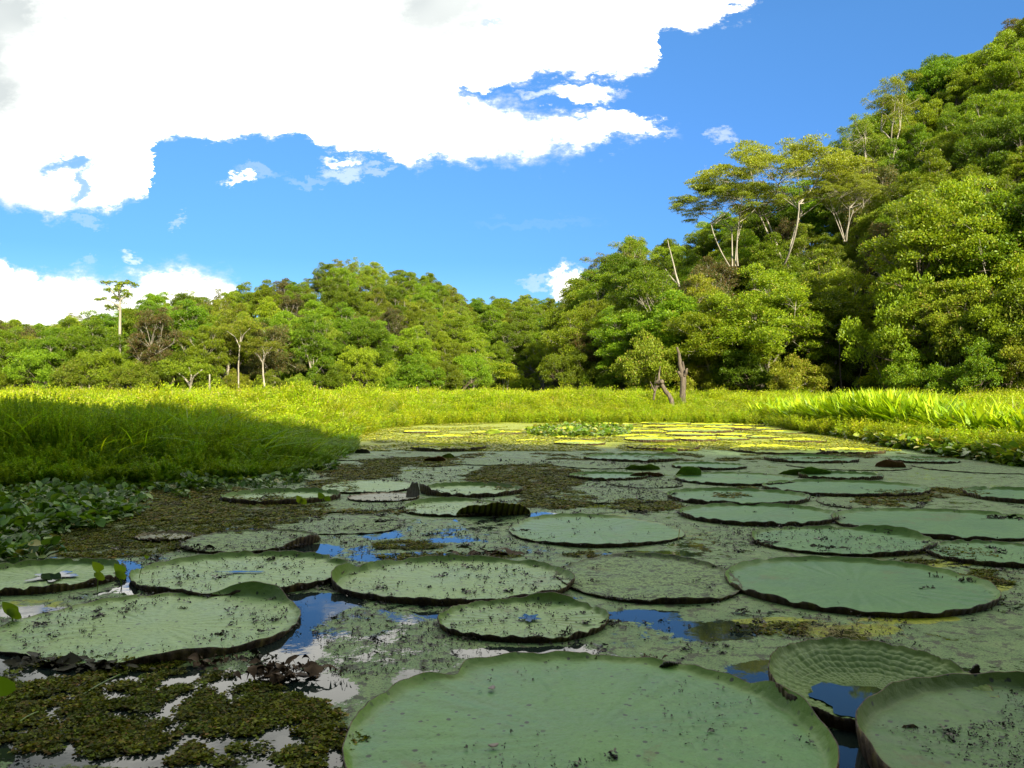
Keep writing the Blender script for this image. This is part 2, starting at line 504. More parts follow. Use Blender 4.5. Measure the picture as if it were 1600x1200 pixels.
def rim_material():
    m, t, out = new_mat('lily_rim_outside')
    tcn = t.n('ShaderNodeTexCoord')
    sp = t.n('ShaderNodeSeparateXYZ'); t.put(sp.inputs[0], tcn.outputs['Object'])
    ang = t.m('ARCTAN2', sp.outputs[1], sp.outputs[0])
    n1 = t.noise(tcn.outputs['Object'], 7, 5, 0.7)
    n2 = t.noise(tcn.outputs['Object'], 60, 4, 0.7)
    c = t.ramp(n1, [(0.30, (.022, .014, .006)), (0.48, (.060, .036, .012)), (0.62, (.11, .085, .014)), (0.8, (.12, .13, .02))])
    c = t.mix(t.m('MULTIPLY', t.smooth(n2, .45, .7), .6), c, (.03, .018, .012, 1))
    wv = t.m('SINE', t.m('MULTIPLY', ang, 75.0))
    c = t.mix(t.m('MULTIPLY', t.smooth(wv, 0.5, 1.0), 0.5), c, (.035, .02, .012, 1))
    p = principled(t, c, 0.6, 0.3)
    b = t.n('ShaderNodeBump'); b.inputs['Strength'].default_value = 0.7; b.inputs['Distance'].default_value = 0.01
    t.put(b.inputs['Height'], t.m('ADD', wv, t.m('MULTIPLY', n2, 2.0))); t.put(p.inputs['Normal'], b.outputs[0])
    t.put(out.inputs[0], p.outputs[0])
    return m


M['rim'] = rim_material()


def plain(name, c, rough=0.6, spec=0.4, nsc=20, var=0.3):
    m, t, out = new_mat(name)
    tcn = t.n('ShaderNodeTexCoord')
    n = t.noise(tcn.outputs['Object'], nsc, 5, 0.7)
    cc = t.mix(n, C4(tuple(x * (1 - var) for x in c)), C4(tuple(x * (1 + var) for x in c)))
    p = principled(t, cc, rough, spec)
    t.put(out.inputs[0], p.outputs[0])
    return m


def water_surface_material():
    m, t, out = new_mat('pond_water')
    tcn = t.n('ShaderNodeTexCoord')
    vec = tcn.outputs['Object']
    ca = t.n('ShaderNodeAttribute'); ca.attribute_name = 'cover'
    sp = t.n('ShaderNodeSeparateColor'); t.put(sp.inputs[0], ca.outputs['Color'])
    cover, brown, yel = sp.outputs
    n0 = t.noise(vec, 1.1, 4, 0.6)
    n1 = t.noise(vec, 5.5, 7, 0.72, dist=0.5)
    n2 = t.noise(vec, 32, 6, 0.75)
    n3 = t.noise(vec, 90, 4, 0.7)
    mixn = t.m('ADD', t.m('MULTIPLY', n0, 0.30), t.m('ADD', t.m('MULTIPLY', n1, 0.45), t.m('MULTIPLY', n2, 0.25)))
    # threshold falls as cover rises
    thr = t.m('MULTIPLY_ADD', cover, -0.25, 0.66)
    f = t.smooth(t.m('SUBTRACT', mixn, thr), -0.010, 0.012)
    # the floating film: grey green leaf remains and duckweed
    c = t.ramp(n1, [(0.34, (.070, .115, .030)), (0.48, (.125, .205, .060)), (0.64, (.185, .260, .085))])
    c = t.mix(t.m('MULTIPLY', t.smooth(n3, .50, .62), .75), c, (.040, .042, .016, 1))
    c = t.mix(t.m('MULTIPLY', t.smooth(t.noise(vec, 11, 6, .75), .535, .57), .85), c, (.040, .036, .018, 1))
    br = t.ramp(n2, [(0.3, (.025, .035, .003)), (0.5, (.065, .088, .006)), (0.7, (.12, .15, .010))])
    c = t.mix(t.smooth(t.m('ADD', brown, t.m('MULTIPLY', t.m('SUBTRACT', n1, .5), 1.1)), .4, .55), c, br)
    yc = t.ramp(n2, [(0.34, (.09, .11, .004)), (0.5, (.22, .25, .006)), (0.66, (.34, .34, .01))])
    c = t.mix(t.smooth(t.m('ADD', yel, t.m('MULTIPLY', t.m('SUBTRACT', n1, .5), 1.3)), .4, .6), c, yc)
    film = principled(t, c, 0.6, 0.25)
    b = t.n('ShaderNodeBump'); b.inputs['Strength'].default_value = 0.8; b.inputs['Distance'].default_value = 0.012
    t.put(b.inputs['Height'], t.m('ADD', n2, t.m('MULTIPLY', n3, 0.6))); t.put(film.inputs['Normal'], b.outputs[0])
    wat = principled(t, (.010, .016, .012), 0.03, 0.5)
    wat.inputs['IOR'].default_value = 1.33
    b2 = t.n('ShaderNodeBump'); b2.inputs['Strength'].default_value = 0.12; b2.inputs['Distance'].default_value = 0.004
    t.put(b2.inputs['Height'], t.noise(vec, 9, 3, 0.5)); t.put(wat.inputs['Normal'], b2.outputs[0])
    mx = t.n('ShaderNodeMixShader')
    t.put(mx.inputs[0], f); t.put(mx.inputs[1], wat.outputs[0]); t.put(mx.inputs[2], film.outputs[0])
    t.put(out.inputs[0], mx.outputs[0])
    return m


M['water'] = water_surface_material()
_m, _t, _o = new_mat('still_pool')
_p = principled(_t, (.012, .020, .014), 0.02, 0.5); _p.inputs['IOR'].default_value = 1.33
_t.put(_o.inputs[0], _p.outputs[0]); M['pool'] = _m


def ground_material():
    m, t, out = new_mat('forest_floor')
    tcn = t.n('ShaderNodeTexCoord')
    n1 = t.noise(tcn.outputs['Object'], 0.6, 6, 0.7)
    n2 = t.noise(tcn.outputs['Object'], 4, 6, 0.75)
    c = t.ramp(n1, [(0.35, (.020, .026, .008)), (0.6, (.045, .055, .012))])
    c = t.mix(t.smooth(n2, .5, .7), c, (.05, .036, .020, 1))
    p = principled(t, c, 0.95, 0.1)
    b = t.n('ShaderNodeBump'); b.inputs['Strength'].default_value = 1; b.inputs['Distance'].default_value = 0.2
    t.put(b.inputs['Height'], n2); t.put(p.inputs['Normal'], b.outputs[0])
    t.put(out.inputs[0], p.outputs[0])
    return m


M['ground'] = ground_material()

# ------------------------------------------------------------------ terrain
SIL = np.array([(-400, 505), (-100, 505), (0, 500), (50, 505), (85, 512), (110, 498), (160, 492), (200, 480), (240, 464), (300, 458), (370, 449),
                (430, 440), (475, 430), (505, 412), (560, 399), (620, 408), (665, 425), (700, 448), (735, 468), (790, 466), (850, 462),
                (885, 472), (905, 452), (925, 402), (985, 374), (1040, 378), (1090, 365), (1120, 340), (1160, 318), (1240, 290), (1310, 262),
                (1330, 215), (1370, 165), (1410, 118), (1470, 95), (1530, 72), (1560, 45), (1600, 18), (1700, -40), (1900, -90), (2200, -90)], float)
D0T = np.array([(-400, 80), (0, 80), (500, 84), (700, 96), (800, 104), (868, 108), (892, 66), (1000, 56), (1200, 50), (1330, 48), (1390, 44), (1600, 38), (2200, 34)], float)
D1T = np.array([(-400, 118), (0, 118), (300, 126), (560, 136), (735, 168), (860, 172), (905, 110), (1000, 98), (1200, 88), (1600, 80), (2200, 78)], float)
WED = np.array([(-400, 15), (0, 16), (250, 17), (480, 19), (535, 22), (600, 29), (700, 33.5), (900, 34), (1150, 33), (1195, 30.5), (1290, 24), (1400, 20), (1500, 17.3), (1600, 15.2), (1800, 13), (2200, 11)], float)


def tab(T, px):
    return np.interp(px, T[:, 0], T[:, 1])


TREE_H = 9.0


def terr(x, y):
    x = np.asarray(x, float); y = np.asarray(y, float)
    yy = np.maximum(y, 3.0)
    px = 800 + F * x / yy
    pc = np.clip(px, -400, 2200)
    D0 = tab(D0T, pc); D1 = tab(D1T, pc); ed = tab(WED, pc)
    hb = np.maximum(CAM_H + D1 * (HOR - tab(SIL, pc)) / F - TREE_H * np.where(pc > 1000, 1.0, 0.85), 0.6)
    s = np.clip((y - D0 - 2) / (D1 - D0), 0, 1.15)
    h = hb * (s ** 1.15)
    h = np.where(s > 1.1, h - (s - 1.1) * hb * 0.5, h)
    base = np.where(y > ed + 0.4, 0.06, -0.45)
    base = base + (fbm(x * 0.15, y * 0.15, 5) - 0.5) * 0.08
    h = np.where(y > D0, h + 0.06 + (fbm(x * .12, y * .12, 9) - .5) * 1.2 * np.clip(s * 4, 0, 1), base)
    # the steep bank behind the viewer that keeps the near water in shade
    hbk = (13.0 - 1.4 * sstep(14, 21, x)) * sstep(-4.0, -12.0, y) + (fbm(x * .2, y * .2, 3) - .5) * .6 * sstep(-5, -9, y)
    h = np.where(y < -3, np.maximum(-0.45 + 0.6 * sstep(-3, -5, y) + hbk, h * 0 - 0.45), h)
    return h


def grid_mesh(name, xs, ys, zf, mat, smooth=True):
    GX, GY = np.meshgrid(xs, ys)
    ZZ = zf(GX, GY)
    V_ = np.stack([GX, GY, ZZ], -1).reshape(-1, 3)
    idx = np.arange(len(xs) * len(ys)).reshape(len(ys), len(xs))
    f = np.stack([idx[:-1, :-1], idx[:-1, 1:], idx[1:, 1:], idx[1:, :-1]], -1).reshape(-1, 4)
    return mk_mesh(name, V_, f, mat, smooth)


xs = np.concatenate([[-2500, -900, -400, -250], np.arange(-170, 170.1, 1.6), [250, 400, 900, 2500]])
ys = np.concatenate([[-2500, -900, -300, -120, -60], np.arange(-40, 215, 1.6), [260, 400, 900, 2500]])
g_ = grid_mesh('ground', xs, ys, lambda x, y: np.where((np.abs(x) > 200) | (y > 230) | (y < -70), np.where(y < -70, 6.0, 0.0), terr(x, y)), M['ground'])
tag(link('ground', g_), kind='structure')

# ------------------------------------------------------------------ water with its floating film
# (px, py, rx, ry, channel, value): photo bearings of each patch of open water, moss or yellow algae
PATCH = [
    # channel 0 = film cover
    (470, 955, 75, 28, 0, 0.02), (510, 942, 60, 16, 0, 0.0), (455, 1010, 50, 34, 0, 0.05), (420, 985, 40, 30, 0, .1), (455, 1075, 105, 26, 0, 0.05), (350, 1095, 100, 20, 0, 0.1), (650, 872, 95, 8, 0, 0.06),
    (590, 985, 110, 40, 0, 0.80), (640, 960, 50, 16, 0, 0.60), (205, 905, 22, 26, 0, 0.05), (60, 957, 80, 10, 0, 0.2), (20, 1040, 40, 26, 0, 0.1),
    (490, 860, 40, 10, 0, 0.05), (1000, 962, 60, 9, 0, 0.05), (1120, 988, 70, 14, 0, 0.12), (1060, 978, 40, 9, 0, .15), (1310, 1022, 60, 12, 0, 0.03), (1320, 1000, 35, 16, 0, 0.25), (1190, 1050, 55, 18, 0, 0.05), (1310, 1180, 70, 40, 0, 0.0),
    (50, 1165, 60, 30, 0, 0.1), (120, 1180, 60, 12, 0, 0.2), (820, 1020, 120, 9, 0, 0.3), (650, 1060, 40, 14, 0, .45), (590, 835, 40, 8, 0, .35), (440, 890, 60, 6, 0, .3),
    (700, 845, 40, 4, 0, .5), (1010, 866, 90, 5, 0, .45), (850, 806, 30, 5, 0, .25), (940, 790, 60, 5, 0, .5), (530, 905, 20, 20, 0, .2),
    # channel 1 = brown green moss
    (820, 748, 95, 24, 1, 1.0), (870, 780, 60, 16, 1, 0.85), (1010, 790, 60, 10, 1, .6), (650, 722, 90, 8, 1, .8), (560, 738, 70, 12, 1, 1.0), (520, 760, 40, 14, 1, .7), (250, 800, 260, 42, 1, 1.0), (150, 850, 150, 24, 1, 1.0), (350, 800, 110, 22, 1, .9),
    (190, 1120, 330, 84, 1, 1.0), (450, 1170, 130, 40, 1, 0.95), (100, 1060, 140, 30, 1, 1.0), (700, 872, 120, 8, 1, 0.5), (1390, 780, 60, 14, 1, 0.6), (1480, 770, 60, 10, 1, 0.5), (640, 852, 70, 7, 1, 0.6), (950, 868, 90, 6, 1, .6), (1240, 985, 60, 10, 1, .6), (1460, 870, 120, 14, 1, .5),
    (1560, 905, 60, 20, 1, .4), (620, 800, 100, 10, 1, .35), (1150, 770, 40, 10, 1, .5),
    # channel 2 = yellow algae
    (1210, 972, 80, 8, 2, .75), (1300, 985, 90, 14, 2, .55), (1420, 968, 90, 7, 2, .7), (1540, 915, 50, 12, 2, .7), (1480, 880, 50, 8, 2, .6), (1360, 985, 60, 10, 2, .6), (1110, 895, 30, 10, 2, .35), (60, 945, 60, 10, 2, .5), (960, 800, 40, 8, 2, .4),
    (1560, 850, 60, 6, 2, .4), (940, 772, 30, 6, 2, .5), (1090, 832, 40, 8, 2, .35)]


def patch_val(x, y):
    yy = np.maximum(y, 1.2)
    px = 800 + F * x / yy; py = HOR + F * CAM_H / yy
    near = y > 1.0
    c0 = np.where(py > 640, .84 + .06 * sstep(760, 700, py), .82) + 0 * px; c1 = np.full(px.shape, 0.0); c2 = np.full(px.shape, 0.0)
    c1 = np.where((y > 15) & (y < 17), .35, c1)
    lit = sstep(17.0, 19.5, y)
    c2 = np.maximum(c2, lit * 0.95)  # sunlight on the far film painted in through the yellow channel
    ch = [c0, c1, c2]
    for (cx, cy, rx, ry, k, v) in PATCH:
        d = ((px - cx) / rx) ** 2 + ((py - cy) / ry) ** 2
        w = np.where(near, 1 - sstep(0.55, 1.35, d), 0)
        ch[k] = ch[k] * (1 - w) + v * w
    # moss comes with its own cover: broken open at the bottom left, closed elsewhere
    c0 = np.where((ch[1] > 0.5) & (py > 1040) & (px < 620), ch[0] * 0.25, np.where(ch[1] > .6, np.maximum(ch[0], .8), ch[0]))
    return c0, ch[1], ch[2]


xs = np.unique(np.round(np.concatenate([np.arange(-80, 80.1, 4), np.arange(-22, 22, .4), np.arange(-5.5, 5.5, .055)]), 3))
ys = np.unique(np.round(np.concatenate([np.arange(-6, 1, .8), np.arange(1, 8, .05), np.arange(8, 20, .14), np.arange(20, 42, .6), [50, 60]]), 3))
wm = grid_mesh('pond_water', xs, ys, lambda x, y: x * 0, M['water'])
vx = np.zeros(len(wm.vertices) * 3, np.float32); wm.vertices.foreach_get('co', vx); vx = vx.reshape(-1, 3)
c0, c1, c2 = patch_val(vx[:, 0], vx[:, 1])
ca = wm.color_attributes.new('cover', 'FLOAT_COLOR', 'POINT')
ca.data.foreach_set('color', np.stack([c0, c1, c2, np.ones_like(c0)], -1).astype(np.float32).ravel())
tag(link('water', wm), kind='structure')

# ------------------------------------------------------------------ trees
def clump_leaves(g, r, C_, R_, n, size, width=0.55, up=0.32, droop=0.0, shell=0.45):
    """leaves on and in a clump: centre C_, radii R_, mostly on the shell, tips outward and up"""
    d = norm(r.standard_normal((n, 3)))
    d[:, 2] = np.where(d[:, 2] < -0.2, -d[:, 2] * 0.7, d[:, 2])
    rr = (shell + (1 - shell) * r.random(n)) ** 0.6
    P = C_ + d * R_ * rr[:, None]
    dirs = norm(d * 0.8 + r.standard_normal((n, 3)) * 0.65 + np.array([0, 0, up * 0.4 - droop]))
    nrm = norm(d * 0.7 + np.array([0, 0, up]) + r.standard_normal((n, 3)) * 0.55)
    side = np.cross(dirs, nrm)
    leaves(g, P, dirs, norm(nrm), size * (0.65 + 0.7 * r.random(n)), width, fold=0.08)


def make_tree(seed, H, crown_r, crown_bot, nblob, blob_r, nleaf, lsize, lmat, bmat, style='round', trunk_r=0.16, trunks=1, twigs=True):
    """returns (trunk mesh, crown mesh), base at the origin"""
    r = np.random.default_rng(seed)
    gt = Geo(); gc = Geo()
    blobs = []
    ch = H - crown_bot
    k = 0
    while len(blobs) < nblob and k < nblob * 30:
        k += 1
        if style == 'umbrella':
            rad = math.sqrt(r.random()); th = r.random() * 2 * math.pi
            z = crown_bot + ch * (0.55 + 0.35 * (1 - rad ** 2) + 0.12 * r.standard_normal())
            p = np.array([math.cos(th) * rad * crown_r, math.sin(th) * rad * crown_r, z])
        elif style == 'column':
            th = r.random() * 2 * math.pi; t = r.random()
            rad = crown_r * (0.65 + 0.45 * math.sin(t * 9 + seed)) * (1 - 0.55 * t ** 3) * math.sqrt(r.random())
            p = np.array([math.cos(th) * rad, math.sin(th) * rad, crown_bot + ch * t])
        else:
            d = norm(r.standard_normal(3)); d[2] = abs(d[2]) if r.random() < 0.72 else d[2]
            rr = 0.55 + 0.45 * r.random() if r.random() < .8 else r.random() * .6
            lop = 1 + 0.22 * math.sin(3 * math.atan2(d[1], d[0]) + seed)
            p = np.array([d[0] * crown_r * rr * lop, d[1] * crown_r * rr * lop, crown_bot + ch * 0.42 + d[2] * ch * (0.58 if d[2] > 0 else 0.45) * rr])
        if all(np.linalg.norm((p - q) / [1, 1, .8]) > blob_r * 0.62 for q in blobs):
            blobs.append(p)
    # limbs
    for ti in range(trunks):
        base = np.array([0, 0, -0.4]) + (np.array([r.normal() * .5, r.normal() * .5, 0]) if ti else 0)
        th0 = r.random() * 6.28
        fork = np.array([r.normal() * crown_r * .10, r.normal() * crown_r * .10, crown_bot + ch * (0.18 if style != 'umbrella' else 0.05)])
        if trunks > 1:
            fork += np.array([math.cos(th0 + ti * 2.2), math.sin(th0 + ti * 2.2), 0]) * crown_r * .3
        mid = (base + fork) / 2 + np.array([r.normal(), r.normal(), 0]) * (0.22 if trunks == 1 else .55)
        tube(gt, bez(base, mid, fork, 9), np.linspace(trunk_r, trunk_r * .62, 9), 8, .05, r)
        mine = blobs[ti::trunks]
        nl = max(3, min(7, len(mine) // 5))
        heads = []
        for j in range(nl):
            q = mine[(j * 7) % len(mine)]
            h = fork + (q - fork) * 0.62 + np.array([0, 0, 0.04 * ch])
            heads.append(h)
            tube(gt, bez(fork - (fork - base) * .03 * j, fork * .5 + h * .5 + np.array([0, 0, -0.08 * ch if style == 'umbrella' else .08 * ch]), h, 7), np.linspace(trunk_r * .55, trunk_r * .26, 7), 6, .05, r)
        for q in mine:
            hd = min(heads, key=lambda s: np.linalg.norm(s - q))
            m_ = (hd + q) / 2 + r.standard_normal(3) * .12 * blob_r
            tube(gt, bez(hd, m_, q, 5), np.linspace(trunk_r * .22, trunk_r * .06, 5), 4)
            if twigs:
                for _ in range(4):
                    e_ = q + norm(r.standard_normal(3) + [0, 0, .5]) * blob_r * .95
                    tube(gt, bez((hd * .25 + q * .75), q * .6 + e_ * .4, e_, 4), np.linspace(trunk_r * .08, trunk_r * .025, 4), 3)
    per = nleaf // len(blobs)
    for q in blobs:
        s = 0.7 + 0.6 * r.random()
        R_ = np.array([blob_r, blob_r, blob_r * (0.42 if style == 'umbrella' else 0.95)]) * s
        n = int(per * s * s)
        # each clump is itself a handful of sprays
        ns = 9
        sub = norm(r.standard_normal((ns, 3))) * R_ * 0.62
        sub[:, 2] = np.where(r.random(ns) < .5, np.abs(sub[:, 2]), sub[:, 2])
        for c in sub:
            clump_leaves(gc, r, q + c, R_ * 0.48, n // ns, lsize)
    return gt.mesh('trunk', M[bmat], True), gc.mesh('crown', M[lmat])


PROTO = {}
def P_(key, *a, **k):
    PROTO[key] = make_tree(*a, **k)

P_('dark1', 11, 8.5, 2.9, 1.0, 52, .92, 66000, .115, 'l_dark', 'bark_dark')
P_('dark2', 12, 9.5, 2.6, 1.0, 54, .85, 62000, .11, 'l_dark', 'bark_pale')
P_('mid1', 13, 8.6, 3.0, .8, 60, .82, 68000, .105, 'l_mid', 'bark_pale')
P_('mid2', 14, 9.2, 2.5, 1.0, 54, .78, 58000, .10, 'l_mid', 'bark_pale')
P_('bright1', 15, 8.0, 2.7, .6, 52, .82, 58000, .11, 'l_bright', 'bark_dark')
P_('olive1', 16, 9.4, 2.8, 1.8, 50, .72, 32000, .11, 'l_olive', 'bark_pale', trunk_r=.10, trunks=2)
P_('olive2', 17, 8.6, 2.6, 1.0, 54, .72, 38000, .11, 'l_olive', 'bark_pale', trunk_r=.12)
P_('brown1', 18, 8.4, 2.6, 1.0, 50, .74, 36000, .11, 'l_brown', 'bark_pale', trunk_r=.12)
P_('column1', 19, 9.0, 1.8, 0.0, 52, .75, 64000, .11, 'l_dark', 'bark_dark', style='column')
P_('column2', 20, 8.0, 2.0, 0.0, 56, .75, 66000, .10, 'l_mid', 'bark_dark', style='column')
P_('bush1', 21, 3.6, 2.3, 0.0, 34, .66, 26000, .10, 'l_mid', 'bark_dark', trunk_r=.05, trunks=3)
P_('bush2', 22, 3.2, 2.1, 0.0, 34, .62, 24000, .095, 'l_olive', 'bark_pale', trunk_r=.04, trunks=3)
P_('bush3', 23, 4.4, 2.6, 0.0, 38, .72, 30000, .10, 'l_bright', 'bark_dark', trunk_r=.05, trunks=3)
P_('umbrella', 24, 9.0, 6.4, 4.2, 96, .95, 60000, .115, 'l_yellow', 'bark_pale', style='umbrella', trunk_r=.08, trunks=4)
P_('airy', 25, 9.4, 3.0, 3.2, 40, .62, 15000, .105, 'l_olive', 'bark_pale', trunk_r=.075, trunks=3)

KIND = {'dark': ('dense dark green tree', 'broadleaf_tree'), 'mid': ('rounded mid green tree', 'broadleaf_tree'), 'bright': ('bright green tree', 'broadleaf_tree'),
        'olive': ('olive green pale limbed tree', 'open_crowned_tree'), 'brown': ('brownish tinged tree', 'broadleaf_tree'), 'column': ('tall vine draped tree', 'vine_draped_tree'),
        'bush': ('low bush', 'bush'), 'umbrella': ('flat topped yellow green tree', 'flat_topped_tree'), 'airy': ('thin crowned pale limbed tree', 'open_crowned_tree')}
BUSHC = {'bush1': 'mid green', 'bush2': 'olive green', 'bush3': 'bright green'}
tree_n = [0]


def place_tree(key, x, y, z, sx, sz, rz, label, group, cat=None, name=None):
    tm, cm_ = PROTO[key]
    kind = key.rstrip('0123456789')
    o = empty(name or KIND[kind][1], (x, y, z), rz)
    o.scale = (sx, sx, sz)
    t = bpy.data.objects.new('trunk', tm); col.objects.link(t); t.parent = o
    c = bpy.data.objects.new('crown', cm_); col.objects.link(c); c.parent = o
    tag(o, label, cat or ('bush' if kind == 'bush' else 'tree'), group)
    tree_n[0] += 1
    return o


HP = {'dark1': 8.5, 'dark2': 9.5, 'mid1': 8.6, 'mid2': 9.2, 'bright1': 8.0, 'olive1': 9.4, 'olive2': 8.6, 'brown1': 8.4, 'column1': 9.0, 'column2': 8.0, 'bush1': 3.6, 'bush2': 3.2, 'bush3': 4.4, 'umbrella': 9.0, 'airy': 9.4}
MIXL = ['mid1', 'mid2', 'dark1', 'olive2', 'dark2', 'olive1', 'mid1', 'bright1', 'brown1', 'column2']
MIXR = ['mid1', 'bright1', 'dark1', 'mid2', 'olive2', 'column2', 'bright1', 'brown1', 'column1', 'mid1']


LANDM = [(0, 'past the left edge'), (60, 'at the far left'), (120, 'by the small pale skyline tree'), (165, 'left of the emergent tree'),
         (225, 'right behind the emergent tree'), (290, 'right of the emergent tree'), (350, 'above the straight pale trunk'), (400, 'above the crooked stemmed tree'), (450, 'above the Y shaped tree'),
         (505, 'on the left shoulder of the domed hill'), (555, 'on the left of the dome'), (605, 'in the middle of the dome'), (655, 'on the right of the dome'), (700, 'on the right shoulder of the dome'), (740, 'where the dome falls to the saddle'),
         (785, 'in the left of the saddle'), (835, 'in the middle of the saddle'), (885, 'in the right of the saddle'), (930, 'at the left end of the right hill'), (975, 'near the right hill end'),
         (1030, 'left of the white snag'), (1080, 'behind the white snag'), (1130, 'right of the white snag'), (1190, 'under the leftmost flat topped tree'), (1260, 'under the broad flat topped tree'),
         (1330, 'right of the flat topped trees'), (1390, 'above the dark hollow'), (1440, 'right above the dark hollow'), (1500, 'toward the right edge'), (1560, 'near the right edge'), (9999, 'at the right edge')]


def region(px, D):
    lm = [w for p_, w in LANDM if px < p_][0]
    t = (D - tab(D0T, px)) / (tab(D1T, px) - tab(D0T, px))
    b = 'low down' if t < .25 else ('midway up' if t < .5 else ('high up' if t < .78 else 'on the skyline'))
    return b + ' ' + lm, b + ' ' + lm


r_t = np.random.default_rng(5)
D = 40.0
while D < 176:
    step = 4.3 if D < 100 else 5.4
    wx = 4.6 if D < 100 else 5.6
    x0, x1 = -D * .76, D * .78
    x = x0 + r_t.random() * wx
    while x < x1:
        xx = x + r_t.normal() * .5; yy = D + r_t.normal() * .9
        px = 800 + F * xx / yy
        d0, d1 = tab(D0T, px), tab(D1T, px)
        x += wx * (0.85 + .3 * r_t.random())
        if not (d0 + 1.0 < yy < d1 + (7 if px > 1380 else 3)):
            continue
        if 160 < px < 212 and yy < 92: continue
        if 1340 < px < 1386 and yy < 56: continue
        key = (MIXR if px > 885 else MIXL)[int(r_t.integers(10))]
        if 500 < px < 735 and yy > 112: key = ['olive2', 'mid2', 'olive1', 'mid1'][int(r_t.integers(4))]
        if 735 < px < 885 and yy > 120: key = ['dark1', 'mid1', 'dark2', 'olive2'][int(r_t.integers(4))]
        z = float(terr(xx, yy))
        sc = .82 + .36 * r_t.random()
        hgt = HP[key] * sc
        cap = CAM_H + yy * (HOR - tab(SIL, px)) / F
        if z + hgt > cap:
            hgt = cap - z
        elif yy > d1 - 4 and z + hgt < cap * .97:
            hgt = min(cap - z, hgt * 1.4)
        hgt *= .95 + .07 * r_t.random()
        if hgt < 3.0:
            key = 'bush1' if r_t.random() < .5 else 'bush3'; 
        sz = hgt / HP[key]
        reg, grp = region(px, yy)
        kd = KIND[key.rstrip('0123456789')][0]
        if key.startswith('bush'): kd = BUSHC[key] + ' bush'
        place_tree(key, xx, yy, z - .15, min(max(sz, .6), 1.25) * (.95 + .15 * r_t.random()), sz, r_t.random() * 6.28, f'{kd} {reg}', f'{kd}s {grp}')
    D += step

# bushes and low trees along the forest front
x = -64.0
for side in (0,):
    px = -90.0
    while px < 1720:
        d0 = float(tab(D0T, px)) - 1.0 + r_t.normal() * 1.0
        key = ['bush1', 'bush2', 'bush1', 'bush3'][int(r_t.integers(4))]
        if not (1255 < px < 1385 or 842 < px < 880):
            s = .75 + .5 * r_t.random()
            xx = (px - 800) * d0 / F
            reg = region(px, 0)[0].replace('low down ', '')
            place_tree(key, xx, d0, 0.0, s, s * (1 + .25 * r_t.random()), r_t.random() * 6.28,
                       f'{BUSHC[key]} bush at the forest foot, {reg}', f'{BUSHC[key]} bushes at the forest foot, {reg}')
        px += 3.3 * F / d0 * (0.8 + .4 * r_t.random())

# the near tree mass at the far right, leafy down to the ground, and the one left of the dark hollow
for (px, D_, top, key, s) in [(1440, 45, 330, 'column2', 1.5), (1500, 46, 300, 'mid1', 1.25), (1555, 43, 330, 'column2', 1.5), (1610, 42, 300, 'mid2', 1.3), (1660, 41, 290, 'column1', 1.5),
                              (1415, 44, 440, 'bush3', 1.0), (1470, 42.5, 450, 'olive2', 1.0), (1530, 41, 470, 'bush2', 1.2), (1590, 40, 450, 'bush3', 1.3),
                              (1200, 51, 430, 'mid1', 1.2), (1255, 52, 440, 'dark2', 1.15), (1300, 54, 420, 'mid2', 1.2), (1120, 53, 470, 'mid1', 1.1), (1050, 56, 470, 'column2', 1.4), (985, 60, 480, 'mid2', 1.1), (920, 66, 520, 'brown1', 1.0)]:
    x_ = (px - 800) * D_ / F
    z0 = 0.0
    Ht = CAM_H + (HOR - top) * D_ / F
    reg = 'leaning over the marsh edge, ' + region(px, 0)[0].replace('low down ', '')
    kd = KIND[key.rstrip('0123456789')][0] if not key.startswith('bush') else BUSHC[key] + ' tall bush'
    place_tree(key, x_, D_, z0, s, Ht / HP[key], r_t.random() * 6.28, f'{kd} {reg}', f'{kd}s {reg}')

# shading bushes and low trees on the bank behind the viewer
for i in range(30):
    xx = -40 + i * 2.9 + r_t.normal() * .4
    for yy in (-12.0, -15.5):
        key = ['bush3', 'bush1', 'bush3'][int(r_t.integers(3))]
        z = float(terr(xx, yy + r_t.normal() * .4)) - .3
        hgt = (16.0 if yy > -14 else 17.2) - 1.9 * float(sstep(14, 21, xx)) - z + r_t.normal() * .45
        place_tree(key, xx, yy, z, 1.25, hgt / HP[key], r_t.random() * 6.28, 'bush on the high bank behind the viewer', 'bushes on the bank behind the viewer')


# ---- single trees the photo shows by themselves
def custom_tree(name, label, loc, limbs, crown_pts, blob, nl, lsize, lmat, bmat, cat='tree', flat=.5, seed=3):
    r = np.random.default_rng(seed)
    o = empty(name, loc)
    g = Geo()
    for pts, r0, r1 in limbs:
        pts = np.array(pts, float)
        # resample smoothly
        t = np.linspace(0, len(pts) - 1, len(pts) * 4)
        pp = np.stack([np.interp(t, np.arange(len(pts)), pts[:, k]) for k in range(3)], -1)
        pp += np.stack([fbm(t * 1.1, t * 0 + k, seed + k) - .5 for k in range(3)], -1) * r0 * 1.2
        tube(g, pp, np.linspace(r0, r1, len(pp)), 8, .06, r)
    link('trunk', g.mesh('trunk', M[bmat], True), parent=o)
    if len(crown_pts):
        gc = Geo()
        for c in crown_pts:
            s = blob * (.7 + .6 * r.random())
            for _ in range(5):
                cc = np.array(c) + r.standard_normal(3) * s * np.array([.5, .5, .25])
                clump_leaves(gc, r, cc, np.array([s, s, s * flat]) * .55, nl // 5, lsize)
        link('crown', gc.mesh('crown', M[lmat]), parent=o)
    tag(o, label, cat)
    return o


